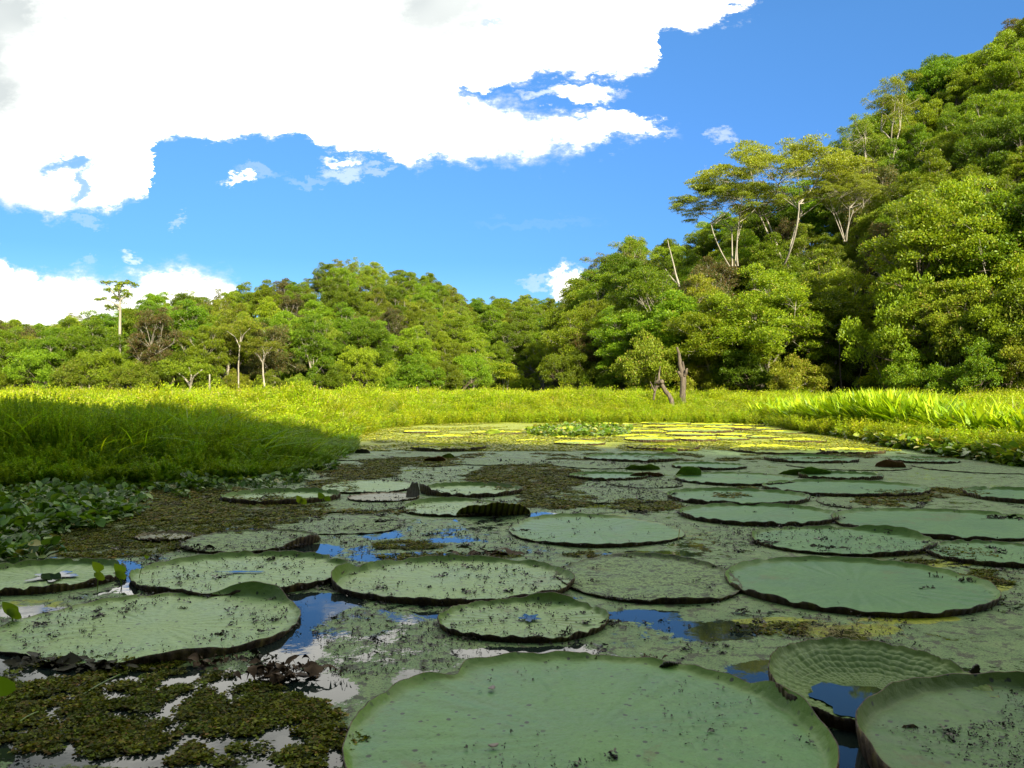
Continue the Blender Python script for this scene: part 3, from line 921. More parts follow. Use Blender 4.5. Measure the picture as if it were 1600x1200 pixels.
# tall emergent at the left: bare pale stem, small crown
De = 84.0
ppm = F / De
def loc_(px, py, D_, base_px, base_z):
    p = atD(px, py, D_); return (p[0] - (base_px - 800) * D_ / F, 0, p[2] - base_z)
bz = float(terr((187 - 800) * De / F, De))
def q(px, py, dy=0):
    p = loc_(px, py, De, 187, bz); return (p[0], dy, p[2])
custom_tree('emergent_tree', 'tall emergent tree with bare pale stem and tufted crown above the left ridge', ((187 - 800) * De / F, De, bz),
            [([q(187, 600), q(187, 555), q(188, 500), q(187, 475), q(186, 462), q(189, 445)], .16, .07),
             ([q(187, 485), q(178, 476, .5), q(165, 481, 1)], .10, .04), ([q(188, 480), q(176, 470, -.6), q(162, 470, -1)], .08, .04),
             ([q(187, 470), q(194, 460, .5), q(199, 446, .8)], .10, .04), ([q(187, 468), q(178, 455, -.5), q(170, 444, -.6)], .10, .04)],
            [q(188, 443), q(180, 447, .8), q(172, 443, -.6), q(196, 441, .6), q(202, 444, 1), q(182, 455, 1), q(192, 454, -1), q(196, 462, .5), q(186, 462, .9), q(181, 466, -.4), q(192, 470, .3), q(166, 470, -1), q(163, 482, .8), q(176, 481, .3), q(172, 455, -.5)],
            .55, 460, .12, 'l_bright', 'bark_pale', flat=.8, seed=31)


def small_trunk_tree(px, ybase, ytop, D_, label, lean=0, fork=True, name='slender_tree', crown='l_mid', cw=26, rr=.10):
    bz_ = CAM_H + (HOR - ybase - 6) * D_ / F
    bx = (px - 800) * D_ / F
    k = D_ / F
    def w(dx, up, dy=0): return (dx * k, dy, up * k)
    hh = ybase - ytop + 6
    limbs = [([w(0, -8), w(lean * .3 - 1, hh * .4), w(lean, hh)], rr * .85, rr * .5)]
    cr = []
    if fork:
        limbs += [([w(lean, hh * .9), w(lean - cw * .4, hh + 10, .5), w(lean - cw, hh + 20, 1)], rr * .6, rr * .2), ([w(lean, hh * .95), w(lean + cw * .3, hh + 12, -.5), w(lean + cw * .8, hh + 22, -1)], rr * .6, rr * .2),
                  ([w(lean, hh), w(lean + 2, hh + 14), w(lean - 3, hh + 26)], rr * .5, rr * .2)]
        rs = np.random.default_rng(int(px))
        cr = [w(lean + rs.uniform(-cw, cw), hh + 18 + rs.uniform(-2, 14), rs.uniform(-1.5, 1.5)) for _ in range(14)]
    return custom_tree(name, label, (bx, D_, bz_), limbs, cr, .75, 420, .11, crown, 'bark_pale', seed=int(px))


small_trunk_tree(373, 592, 536, 83, 'slender tree with a pale crooked stem on the left forest front', 2, crown='l_olive')
small_trunk_tree(413, 590, 565, 82, 'small Y shaped tree with white forked limbs on the left forest front', -2, crown='l_olive', cw=24, rr=.12)
small_trunk_tree(328, 622, 585, 79, 'thin pale trunk rising straight from the marsh edge', 0, fork=False, rr=.13)
small_trunk_tree(142, 618, 592, 79, 'short pale broken stem at the left marsh edge', -3, fork=False, rr=.13)
small_trunk_tree(108, 580, 562, 84, 'leaning pale limbed tree low on the left ridge', -12, crown='l_olive', cw=22)
small_trunk_tree(48, 585, 560, 84, 'spreading small tree at the far left of the forest front', 3, crown='l_olive', cw=24)
small_trunk_tree(298, 626, 600, 79, 'stout short trunk under dark foliage at the left marsh edge', 0, crown='l_dark', cw=30, rr=.2)

# the flat topped yellow-green tree group on the shoulder of the right hill
Du = 66.0
for (px, top, s, yy, wid, lab) in [(1222, 243, 1.0, 66, 1.12, 'broad flat topped yellow green tree with white limbs on the right hill'),
                              (1140, 290, .72, 67, .75, 'lower left flat topped tree with pale slanting limbs on the right hill'),
                              (1318, 285, .50, 64, .50, 'flat topped tree with many pale stems beside the broad one on the right hill')]:
    xx = (px - 800) * yy / F
    ztop = CAM_H + (HOR - top) * yy / F
    o = place_tree('umbrella', xx, yy, ztop - 9.0 * s, wid * .98, s, px * 1.7, lab, None, 'tree')

for (px, top, yy, s, lab) in [(985, 372, 88, 1.0, 'thin crowned tree with pale limbs where the right hill begins'), (935, 398, 92, .85, 'loose crowned tree leaning left at the end of the right hill'),
                              (1290, 385, 57, .75, 'half bare tree with many white stems in the middle of the right hill'), (1520, 372, 47, .7, 'half bare reddish twigged tree at the far right'),
                              (1400, 118, 74, .9, 'open crowned tree on the skyline of the steep right hill'), (1345, 182, 72, .85, 'open crowned tree jutting left from the steep right hill'),
                              (235, 475, 112, .8, 'leafless looking tree with tangled limbs on the left ridge'), (290, 455, 118, .85, 'airy tree on the left skyline with thin crown'),
                              (115, 490, 117, .6, 'small pale leafed tree on the left skyline')]:
    xx = (px - 800) * yy / F
    ztop = CAM_H + (HOR - top) * yy / F
    place_tree('airy', xx, yy, ztop - 9.4 * s, s, s, px * .37, lab, None, 'tree')


# bare white dead tree on the right hill
def dead(name, label, D_, base_px, base_py, limbs, mat='bark_dead', seed=1):
    b = atD(base_px, base_py, D_)
    L = []
    for pts, r0, r1 in limbs:
        L.append(([tuple(np.array(atD(px, py, D_)) - b + np.array([0, dy, 0])) for px, py, dy in pts], r0, r1))
    return custom_tree(name, label, tuple(b), L, [], 0, 0, 0, 'l_mid', mat, cat='dead tree', seed=seed)


dead('bare_white_snag', 'bare white dead tree leaning left above the middle of the right hill', 62, 1068, 470,
     [([(1072, 490, 0), (1064, 455, 0), (1056, 430, 0), (1049, 400, 0), (1043, 375, 0)], .12, .02), ([(1060, 445, 0), (1050, 432, .4), (1042, 418, .7)], .08, .03)], 'bark_pale', 41)
st = dead('broken_snag', 'upright broken dead trunk standing in the marsh', 38, 1066, 652,
     [([(1067, 655, 0), (1066, 620, 0), (1065, 585, 0), (1062, 560, 0), (1058, 541, 0)], .19, .05),
      ([(1069, 610, .05), (1069, 585, .05), (1066, 565, 0.05)], .11, .05), ([(1064, 590, -.1), (1059, 583, -.2), (1057, 581, -.25)], .09, .06), ([(1069, 588, -.1), (1071, 580, -.2), (1071, 576, -.2)], .09, .05)], seed=42)
dead('leaning_dead_tree', 'leaning forked dead tree beside the upright dead trunk', 37, 1050, 650,
     [([(1054, 655, 0), (1048, 624, 0), (1038, 606, 0), (1030, 596, 0)], .13, .08), ([(1030, 600, 0), (1029, 585, 0), (1032, 572, 0)], .07, .02),
      ([(1033, 600, 0), (1024, 606, .1), (1022, 625, .1)], .07, .05), ([(1024, 612, 0), (1018, 604, -.1), (1015, 596, -.2)], .05, .02), ([(1030, 598, 0), (1033, 596, -.2)], .13, .09)], seed=43)
dead('dead_stub', 'small dark dead stub poking from the meadow left of centre', 45, 655, 650, [([(656, 655, 0), (655, 622, 0), (652, 604, 0)], .10, .05)], seed=44)
# pale stems and roots in the dark hollow under the right hill
for i, (px, a_, b_) in enumerate([(1235, 560, 12), (1262, 545, -8), (1288, 552, 6), (1318, 535, -6), (1340, 560, 10), (1215, 590, -14), (1365, 575, 8)]):
    dead('thin_stem', 'thin bare stem in the dark hollow under the right hill', 49.5 + (i % 3), px, 625,
         [([(px, 640, 0), (px + b_ * .5, (a_ + 625) / 2, .3), (px + b_, a_, 0)], .07, .03)], 'bark_dead', 60 + i)['group'] = 'thin stems in the dark hollow'

# ------------------------------------------------------------------ instanced ground cover (stuff)
def scatter(name, P, rot, scl, idx, protos, label, cat):
    me = bpy.data.meshes.new(name)
    me.vertices.add(len(P)); me.vertices.foreach_set('co', np.asarray(P, np.float32).ravel())
    a1 = me.attributes.new('rot', 'FLOAT_VECTOR', 'POINT'); a1.data.foreach_set('vector', np.asarray(rot, np.float32).ravel())
    a2 = me.attributes.new('scl', 'FLOAT_VECTOR', 'POINT')
    scl = np.asarray(scl, np.float32)
    if scl.ndim == 1: scl = np.stack([scl] * 3, -1)
    a2.data.foreach_set('vector', scl.ravel())
    a3 = me.attributes.new('idx', 'INT', 'POINT'); a3.data.foreach_set('value', np.asarray(idx, np.int32))
    cc = bpy.data.collections.new(name + '_sources')
    for i, pm in enumerate(protos):
        po = bpy.data.objects.new(f'{name}_source_{i}', pm); cc.objects.link(po)
    ng = bpy.data.node_groups.new(name + '_scatter', 'GeometryNodeTree')
    ng.interface.new_socket('Geometry', in_out='INPUT', socket_type='NodeSocketGeometry')
    ng.interface.new_socket('Geometry', in_out='OUTPUT', socket_type='NodeSocketGeometry')
    N = ng.nodes; L = ng.links
    gi = N.new('NodeGroupInput'); go = N.new('NodeGroupOutput')
    ci = N.new('GeometryNodeCollectionInfo'); ci.inputs['Collection'].default_value = cc
    ci.inputs['Separate Children'].default_value = True; ci.inputs['Reset Children'].default_value = True
    ip = N.new('GeometryNodeInstanceOnPoints'); ip.inputs['Pick Instance'].default_value = True
    L.new(gi.outputs[0], ip.inputs['Points']); L.new(ci.outputs[0], ip.inputs['Instance'])
    def na(nm, dt):
        n = N.new('GeometryNodeInputNamedAttribute'); n.data_type = dt; n.inputs['Name'].default_value = nm
        return n.outputs['Attribute']
    L.new(na('idx', 'INT'), ip.inputs['Instance Index'])
    e2 = N.new('FunctionNodeEulerToRotation'); L.new(na('rot', 'FLOAT_VECTOR'), e2.inputs[0]); L.new(e2.outputs[0], ip.inputs['Rotation'])
    L.new(na('scl', 'FLOAT_VECTOR'), ip.inputs['Scale'])
    L.new(ip.outputs[0], go.inputs[0])
    o = bpy.data.objects.new(name, me); col.objects.link(o)
    md = o.modifiers.new('scatter', 'NODES'); md.node_group = ng
    tag(o, label, cat, kind='stuff')
    return o


def blades(g, r, n, h, spread, w, lean=.35, segs=4, base_r=.12, curl=.3):
    th = r.random(n) * 6.283; br = base_r * np.sqrt(r.random(n)); hh = h * (.55 + .45 * r.random(n))
    b = np.stack([np.cos(th) * br, np.sin(th) * br, np.zeros(n)], -1)
    th2 = th + r.normal(size=n) * .8
    out = np.stack([np.cos(th2), np.sin(th2), np.zeros(n)], -1)
    ln = lean * (.3 + r.random(n))
    side = np.stack([-np.sin(th2 + r.normal(size=n) * .5), np.cos(th2), np.zeros(n)], -1); side = norm(side)
    t = np.linspace(0, 1, segs + 1)
    V_ = np.zeros((n, segs + 1, 2, 3))
    for i, tt in enumerate(t):
        c = b + out * (hh * ln * tt + hh * curl * ln * 2.2 * tt ** 3)[:, None] + np.array([0, 0, 1]) * (hh * (tt - curl * ln * .9 * tt ** 3))[:, None]
        ww = w * (.35 + 1.0 * math.sin(math.pi * min(tt * .8 + .15, 1))) * (1 - tt ** 4) + .0008
        V_[:, i, 0] = c + side * ww * .5; V_[:, i, 1] = c - side * ww * .5
    idx = np.arange(n * (segs + 1) * 2).reshape(n, segs + 1, 2)
    f = np.stack([idx[:, :-1, 0], idx[:, 1:, 0], idx[:, 1:, 1], idx[:, :-1, 1]], -1).reshape(-1, 4)
    g.add(V_.reshape(-1, 3), f)


def weedy(seed, n_st, h, nl, ls, spread=.25, mat='weed', lean=.35):
    r = np.random.default_rng(seed); g = Geo()
    for i in range(n_st):
        th = r.random() * 6.28; b = np.array([math.cos(th), math.sin(th), 0]) * spread * .5 * math.sqrt(r.random())
        hh = h * (.6 + .4 * r.random())
        tip = b + np.array([math.cos(th) * lean * hh * r.random(), math.sin(th) * lean * hh * r.random(), hh])
        pts = bez(b, (b + tip) / 2 + np.array([0, 0, .12 * hh]), tip, 6)
        tube(g, pts, np.linspace(.005, .002, 6) * (h + .3), 3)
        t = .15 + .85 * r.random(nl) ** .8
        P = np.stack([np.interp(t * 5, np.arange(6), pts[:, k]) for k in range(3)], -1)
        d = norm(r.standard_normal((nl, 3)) * [1, 1, .45] + [0, 0, .45])
        nn = norm(r.standard_normal((nl, 3)) * .7 + [0, 0, 1])
        leaves(g, P, d, nn, ls * (.6 + .8 * r.random(nl)), .30)
    return g.mesh('weed', M[mat])


# proto meshes
r_g = np.random.default_rng(3)
sedge = []
for s in range(4):
    g = Geo(); r = np.random.default_rng(100 + s)
    blades(g, r, 46, 1.0, .3, .016, lean=.38, base_r=.22, curl=.35)
    n = 420
    t = r.random(n); th = r.random(n) * 6.28; rad = .34 * np.sqrt(r.random(n)) * (.5 + .5 * t)
    P = np.stack([np.cos(th) * rad, np.sin(th) * rad, .35 + .62 * t * (1 - .25 * r.random(n))], -1)
    leaves(g, P, norm(r.standard_normal((n, 3)) * [1, 1, .5] + [0, 0, .5]), norm(r.standard_normal((n, 3)) + [0, -.3, 1]), .045 + .04 * r.random(n), .30)
    sedge.append(g.mesh('sedge', M['meadow']))
g = Geo(); r = np.random.default_rng(118)
blades(g, r, 40, 1.08, .3, .012, lean=.45, base_r=.2, curl=.5)
sedge.append(g.mesh('dry_sedge', M['plume']))
g = Geo(); r = np.random.default_rng(119)
blades(g, r, 34, 1.15, .3, .03, lean=.5, base_r=.25, curl=.5)
sedge.append(g.mesh('broad_sedge', M['reed']))
reeds = []
for s in range(3):
    g = Geo(); r = np.random.default_rng(120 + s)
    blades(g, r, 18, 1.0, .3, .11, lean=.5, base_r=.18, curl=.5, segs=6)
    reeds.append(g.mesh('reed', M['reed']))
weeds = [weedy(140 + s, 24, 1.0, 90, .032, .44) for s in range(4)]
lowweed = [weedy(150 + s, 14, .5, 26, .05, .4, 'meadow', .7) for s in range(2)]
longb = []
for s in range(2):
    g = Geo(); r = np.random.default_rng(160 + s)
    blades(g, r, 8, 1.1, .3, .017, lean=.9, base_r=.1, curl=.55, segs=7)
    longb.append(g.mesh('arching_blade', M['weed']))


def spoon(seed, n, size, mat, pet=.12):
    """rosette of rounded cupped leaves on stalks"""
    r = np.random.default_rng(seed); g = Geo()
    for i in range(n):
        th = r.random() * 6.28; rad = pet * (.5 + r.random())
        c = np.array([math.cos(th) * rad, math.sin(th) * rad, pet * (.25 + .7 * r.random())])
        tube(g, bez((0, 0, -.02), (c[0] * .3, c[1] * .3, c[2] * .9), c, 4), .004, 3)
        s = size * (.6 + .7 * r.random())
        d = norm(np.array([math.cos(th + r.normal() * .5), math.sin(th + r.normal() * .5), .15 + .5 * r.normal()]))
        sd_ = norm(np.cross(d, norm(np.array([r.normal() * .3, r.normal() * .3, 1])))); nn = np.cross(sd_, d)
        prof = [(0, .0), (.12, .30), (.4, .48), (.72, .38), (1.0, .0)]
        vv = []
        for (tt, w_) in prof:
            for q_ in (-1, 0, 1):
                vv.append(c + d * s * tt + sd_ * s * w_ * q_ + nn * s * (.10 * abs(q_) * w_ * 2 - .15 * tt * tt))
        ix = np.arange(15).reshape(5, 3)
        f = np.stack([ix[:-1, :-1], ix[1:, :-1], ix[1:, 1:], ix[:-1, 1:]], -1).reshape(-1, 4)
        g.add(np.array(vv), f)
    return g.mesh('rosette', M[mat], True)


hyac = [spoon(170 + s, 13, .075, 'lilyw', .11) for s in range(3)]
hyac_d = [spoon(175 + s, 12, .060, 'hyac', .085) for s in range(3)]


def mossclump(seed, n, R, size, mat='moss', hz=.02, width=.8):
    r = np.random.default_rng(seed); g = Geo()
    th = r.random(n) * 6.28; rad = R * np.sqrt(r.random(n))
    P = np.stack([np.cos(th) * rad, np.sin(th) * rad, hz * r.random(n)], -1)
    leaves(g, P, norm(r.standard_normal((n, 3)) * [1, 1, .35]), norm(r.standard_normal((n, 3)) * .5 + [0, 0, 1]), size * (.5 + r.random(n)), width)
    return g.mesh('moss', M[mat])


mossm = [mossclump(180 + s, 40, .038, .017, hz=.020) for s in range(4)]
crumbs = [mossclump(190 + s, k, rr, sz, 'debris', .008, .55) for s, (k, rr, sz) in enumerate([(3, .005, .015), (4, .007, .016), (6, .012, .018), (10, .020, .020), (22, .038, .026)])]


def euler(n, tilt, r):
    return np.stack([r.normal(size=n) * tilt, r.normal(size=n) * tilt, r.random(n) * 6.283], -1)


# meadow
r = np.random.default_rng(50)
P = []; S_ = []
N_ = 26000
# several strips so the front is dense
def meadow_pts(n, dmin, dmax, pmin=-260, pmax=1860):
    px = r.uniform(pmin, pmax, n)
    ed = tab(WED, px); bk = tab(D0T, px) + 2
    dd = ed + dmin + (np.minimum(bk, ed + dmax) - ed - dmin) * np.sqrt(r.random(n))
    return px, dd, dd - ed
for n, a_, b_ in [(6500, .0, 7), (8500, 5, 22), (9000, 18, 90)]:
    px, dd, de = meadow_pts(n, a_, b_)
    x = (px - 800) * dd / F
    right = sstep(1150, 1260, px)
    hmax = 1.18 - .1 * right
    hgt = (.42 + (hmax - .42) * sstep(0, 6.0 - 2.5 * right, de)) * (.80 + .34 * r.random(n)) * (.52 + .92 * fbm(x * .55, dd * .55, 77)) * np.where(r.random(n) < .06, 1.18, 1)
    keep = ~((px < 540) & (de < 1.0)) & (hgt > .1) & ~((px > 1205) & (de < 8) & (r.random(n) < .93))
    keep &= ~((px > 590) & (px < 632) & (dd > 31) & (dd < 37.5))          # the small open bay left of centre
    far = np.clip((dd - 35) / 45, 0, 1)
    P.append(np.stack([x, dd, np.full(n, .03)], -1)[keep])
    S_.append(np.stack([(.9 + .8 * far) * (.8 + .4 * r.random(n)), (.9 + .8 * far) * (.8 + .4 * r.random(n)), hgt], -1)[keep])
P = np.concatenate(P); S_ = np.concatenate(S_)
scatter('marsh_meadow', P, euler(len(P), .10, r), S_, r.choice(6, len(P), p=[.21, .21, .21, .21, .07, .09]), sedge, 'bright yellow green sedge meadow filling the marsh before the forest', 'meadow')
# low weeds along the meadow edge
n = 1500
px = r.uniform(440, 1750, n); ed = tab(WED, px)
dd = ed - .9 + 2.2 * r.random(n)
x = (px - 800) * dd / F
keep = vnoise(x * .9, dd * .9, 4) > .30
PP = np.stack([x, dd, np.full(n, .01)], -1)[keep]
scatter('meadow_edge_weeds', PP, euler(len(PP), .25, r), .5 + .6 * r.random(len(PP)), r.integers(0, 2, len(PP)), lowweed, 'low ragged weeds trailing onto the water at the meadow edge', 'weeds')
# broad leaved reeds at the right
n = 2600
px = r.uniform(1180, 1800, n); ed = tab(WED, px)
de = 1.9 + 9 * r.random(n) ** 1.2
dd = ed + de; x = (px - 800) * dd / F
dens = .25 + .75 * np.exp(-((px - 1370) / 90.0) ** 2)
keep = r.random(n) < dens
hh = (.60 + .80 * sstep(0, 2.5, de)) * (.68 + .42 * r.random(n)) * (.85 + .2 * np.exp(-((px - 1370) / 100.0) ** 2))
PP = np.stack([x, dd, np.full(n, .02)], -1)[keep]
scatter('broad_leaved_reeds', PP, euler(len(PP), .12, r), np.stack([.9 + 0 * hh, .9 + 0 * hh, hh], -1)[keep], r.integers(0, 3, len(PP)), reeds, 'stand of broad bladed bright green reeds at the right of the meadow', 'reeds')
# floating leafy plants at the right waterline
n = 4200
px = r.uniform(1180, 1800, n); ed = tab(WED, px)
dd = ed + 3.0 - 4.3 * r.random(n) ** .8 * np.clip((px - 1150) / 250, .25, 1); x = (px - 800) * dd / F
PP = np.stack([x, dd, np.full(n, .0)], -1)
scatter('waterline_leaves', PP, euler(n, .25, r), 1.1 + .9 * r.random(n), r.integers(0, 3, n), hyac, 'sunlit mat of rounded floating leaves along the right waterline', 'floating plants')
# the patch of floating plants in the middle distance
n = 420
ang_ = r.random(n) * 6.28; rr = np.sqrt(r.random(n))
px = 905 + 80 * rr * np.cos(ang_); py = 677 + 6.5 * rr * np.sin(ang_)
PP = np.stack([*at(px, py)[:2], np.zeros(n)], -1) if False else np.array([at(a_, b_) for a_, b_ in zip(px, py)])
scatter('floating_leaf_patch', PP, euler(n, .25, r), .9 + .7 * r.random(n), r.integers(0, 3, n), hyac, 'sunlit patch of small floating leaves in mid water', 'floating plants')

# shaded thicket at the left
THF = np.array([(-500, 9.6), (0, 10.4), (250, 11.1), (400, 11.8), (480, 13.2), (530, 16.2), (560, 18.5)], float)
THT = np.array([(-500, 640), (0, 641), (100, 640), (160, 644), (220, 648), (270, 640), (330, 650), (400, 668), (460, 680), (500, 696), (530, 712), (560, 712)], float)
n = 2300
px = r.uniform(-420, 545, n)
fr = tab(THF, px)
de = 5.8 * r.random(n) ** 1.25
de = np.minimum(de, tab(WED, px) - fr + .5)
dd = fr + de; x = (px - 800) * dd / F
topz = CAM_H - (tab(THT, px) - HOR) * (fr + 1.6) / F
hh = topz * (.38 + .62 * sstep(0, 1.5, de)) * (.80 + .26 * r.random(n)) * (.60 + .84 * fbm(x * 1.2, dd * 1.2, 31))
PP = np.stack([x, dd, np.full(n, -.02)], -1)
scatter('weed_thicket', PP, euler(n, .12, r), np.stack([.95 + 0 * hh, .95 + 0 * hh, np.maximum(hh, .2)], -1), r.integers(0, 4, n), weeds, 'shaded thicket of feathery green weeds at the left of the pond', 'weeds')
# long arching blades in it
n = 90
px = np.concatenate([r.uniform(100, 400, 60), r.uniform(-100, 500, 30)]); fr = tab(THF, px); de = .8 + 2.5 * r.random(n); dd = fr + de; x = (px - 800) * dd / F
topz = CAM_H - (tab(THT, px) - HOR) * (fr + 1.6) / F
scatter('arching_grass', np.stack([x, dd, topz * .15], -1), euler(n, .18, r), np.stack([.9 + 0 * x, .9 + 0 * x, topz * (.9 + .15 * r.random(n))], -1), r.integers(0, 2, n), longb, 'long arching grass blades rising over the shaded thicket', 'grass')
# water hyacinth at the foot of the thicket
n = 800
ang_ = r.random(n) * 6.28; rr = np.sqrt(r.random(n))
px = 60 + 190 * rr * np.cos(ang_) - 30; py = 795 + 42 * rr * np.sin(ang_)
k2 = r.random(n) < .28
px = np.where(k2, r.uniform(-60, 520, n), px); py = np.where(k2, 600 + (F * CAM_H / tab(THF, px)) + 16 + 6 * r.normal(size=n), py)
k3 = (r.random(n) < .15); px = np.where(k3, r.uniform(-80, 60, n), px); py = np.where(k3, r.uniform(820, 880, n), py)
py = np.maximum(py, 735)
PP = np.array([at(a_, b_) for a_, b_ in zip(px, py)])
scatter('water_hyacinth', PP, euler(n, .25, r), .7 + .8 * r.random(n), r.integers(0, 3, n), hyac_d, 'water hyacinth leaves floating below the left thicket', 'floating plants')

# moss on the water: near, broken; farther patches
def moss_pts(n, ymin, ymax, thr=.5):
    yy = ymin + (ymax - ymin) * r.random(n); xx = yy * r.uniform(-.72, .72, n)
    c0_, c1_, c2_ = patch_val(xx, yy)
    nz = fbm(xx * 4.0, yy * 5.1, 12) * .45 + fbm(xx * 13., yy * 20., 19) * .55
    k = (c1_ + (fbm(xx * 2.2, yy * 2.2, 44) - .5) * 1.3 > thr) & (nz > np.where(yy < 4.4, .548, .42))
    return xx[k], yy[k]
A = moss_pts(30000, 2.4, 4.3); B = moss_pts(14000, 4.3, 8); C_ = moss_pts(26000, 8, 17)
xx = np.concatenate([A[0], B[0], C_[0]]); yy = np.concatenate([A[1], B[1], C_[1]])
ss = np.concatenate([.40 + .75 * r.random(len(A[0])), .8 + .6 * r.random(len(B[0])), 1.4 + 1.3 * r.random(len(C_[0]))])
PP = np.stack([xx, yy, np.full(len(xx), .002)], -1)
ss = np.stack([ss, ss, np.minimum(ss, .8) * .8], -1)
scatter('water_moss', PP, euler(len(PP), .05, r), ss, r.integers(0, 4, len(PP)), mossm, 'brown green moss and fern floating in broken mats on the pond', 'water moss')
print('moss', len(PP), 'trees', tree_n[0])

# floating ferns and algae beyond the shadow line, sunlight put into their colour
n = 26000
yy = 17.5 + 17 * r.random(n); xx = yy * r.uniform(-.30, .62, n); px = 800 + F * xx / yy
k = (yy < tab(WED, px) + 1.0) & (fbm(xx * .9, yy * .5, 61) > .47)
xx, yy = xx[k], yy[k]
ss = 1.6 + 2.0 * r.random(len(xx)); mossy = [mossclump(185 + s, 40, .045, .018, 'moss_lit', .018) for s in range(3)]
scatter('sunlit_water_fern', np.stack([xx, yy, np.full(len(xx), .002)], -1), euler(len(xx), .05, r), np.stack([ss, ss, ss * .35], -1), r.integers(0, 3, len(xx)), mossy, 'floating fern coloured bright for the sunlight on the far water', 'water moss')

# ------------------------------------------------------------------ giant water lily pads
PADS = []       # (cx, cy, rx, ry) for debris


def ang_diff(a, b):
    return (a - b + np.pi) % (2 * np.pi) - np.pi


def lily_pad(box, label, mat='pad', rim=.055, ctl=(), notch=(), seed=0, group=None, wob=.03, z0=.014, center=None, rad=None, name='giant_water_lily_pad', bullate=0.0, tilt=None, dome=0.0, irr=.25):
    """box = photo extents (x0,x1,ytop,ybottom); rim = height of turned up edge; ctl = [(deg,width,height)] local rim heights; notch = [(deg,width,depth)]"""
    r = np.random.default_rng(seed + 900)
    if center is None:
        x0, x1, yt, yb = box
        df = F * (CAM_H - rim) / (yt - HOR); dn = F * CAM_H / (yb - HOR)
        dc = (df + dn) / 2; ry = (df - dn) / 2
        rx = (x1 - x0) * dc / F / 2
        ry = min(max(ry, rx * .8), rx * 1.12)
        cx = ((x0 + x1) / 2 - 800) * dc / F; cy = dc
    else:
        (cx, cy), (rx, ry) = center, rad
    Na = 480 if bullate else 192
    th = np.linspace(0, 2 * np.pi, Na, endpoint=False)
    ph = r.random(6) * 6.28
    f = 1 + wob * (np.sin(2 * th + ph[0]) * .5 + np.sin(3 * th + ph[1]) * .5 + np.sin(5 * th + ph[2]) * .3 + np.sin(9 * th + ph[3]) * .15)
    for (dg, w, dep) in notch:
        f -= dep * np.exp(-(ang_diff(th, math.radians(dg)) / math.radians(w)) ** 2)
    nz_ = np.array([vnoise(np.cos(th) * k + 40 * q + seed, np.sin(th) * k, seed + q) for q, k in enumerate((2.5, 7, 19))])
    h = rim * .72 * (.9 + irr * 1.5 * ((nz_[0] - .5) * 1.2 + (nz_[1] - .5) * .9 + (nz_[2] - .5) * .5) + .15 * irr * r.standard_normal(Na))
    h = h * (.6 + .4 * sstep(.16, .30, nz_[1]))
    for (dg, w, hh) in ctl:
        k = np.exp(-(ang_diff(th, math.radians(dg)) / math.radians(w)) ** 4)
        h = h * (1 - k) + hh * k
    h = np.maximum(h, .002)
    rho = np.array([.001, .12, .24, .36, .48, .60, .70, .78, .84, .885, .915, .93, .945, .955, .965, .975, .985, .993, 1.0])
    if bullate:
        rho = np.concatenate([np.linspace(.001, .9, 150), [.92, .94, .955, .97, .985, 1.0]])
    V_ = []
    flat_to = .945 if rx > .5 else .93
    for p in rho:
        s = np.clip((p - flat_to) / (1 - flat_to), 0, 1)
        # the margin turns upward: it moves out only half way while rising
        rr = np.where(s > 0, flat_to + (1 - flat_to) * (s * .75 if rim > .02 else s), p)
        rr = rr + 0 * th
        X_ = rx * f * rr * np.cos(th); Y_ = ry * f * rr * np.sin(th)
        Z_ = z0 + h * (s ** 1.6) + .005 * (fbm((X_ + cx) * 2.3 + 50, (Y_ + cy) * 2.3 + 50, seed) - .5) * 2
        Z_ = Z_ + .0035 * p * np.sin(th * 26 + ph[2])
        if dome: Z_ = Z_ + dome * np.exp(-((p - .55) / .3) ** 2)
        if bullate:
            nn = np.round(60 * max(p, .15) / 2) * 2 if False else 56
            Z_ = Z_ + bullate * np.sqrt(np.abs(np.sin(p * 46 + .5 * np.sin(th * 9))) * np.abs(np.sin(th * 34 + 1.3 * np.sin(p * 14)))) * (1 - s) + .09 * sstep(.55, 1.0, p) * (1 - .0 * s) * (.5 + .5 * np.sin(th))
        V_.append(np.stack([X_, Y_, Z_], -1))
    V_ = np.array(V_)                       # (Nr, Na, 3)
    if tilt is not None:
        V_[..., 2] += tilt[0] * V_[..., 0] + tilt[1] * V_[..., 1] + tilt[2]
    Nr = len(rho)
    idx = np.arange(Nr * Na).reshape(Nr, Na)
    fq = np.stack([idx[:-1], np.roll(idx[:-1], -1, 1), np.roll(idx[1:], -1, 1), idx[1:]], -1).reshape(-1, 4)
    rt = empty(name, (cx, cy, 0))
    me = mk_mesh('blade', V_.reshape(-1, 3), fq, M[mat], True)
    at_ = me.attributes.new('rho', 'FLOAT', 'POINT'); at_.data.foreach_set('value', np.repeat(rho, Na).astype(np.float32))
    link('blade', me, parent=rt)
    # outside of the rim, from just over the lip down into the water
    top = V_[-1]
    rad_v = norm(top * [1, 1, 0])
    ribs = (.5 + .5 * np.cos(th * 96))[:, None]
    rows = [top, top + rad_v * .004 + [0, 0, .001]]
    hz = top[:, 2]
    for k in (.75, .45, .15):
        rows.append(np.concatenate([(top + rad_v * (.006 + .004 * ribs) - rad_v * .018 * (1 - k))[:, :2], (hz * k)[:, None]], 1))
    rows.append(np.concatenate([(top - rad_v * .035)[:, :2], np.full((Na, 1), -.05)], 1))
    R_ = np.array(rows)
    id2 = np.arange(len(rows) * Na).reshape(len(rows), Na)
    f2 = np.stack([id2[:-1], np.roll(id2[:-1], -1, 1), np.roll(id2[1:], -1, 1), id2[1:]], -1).reshape(-1, 4)
    link('rim', mk_mesh('rim', R_.reshape(-1, 3), f2, M['rim'], True), parent=rt)
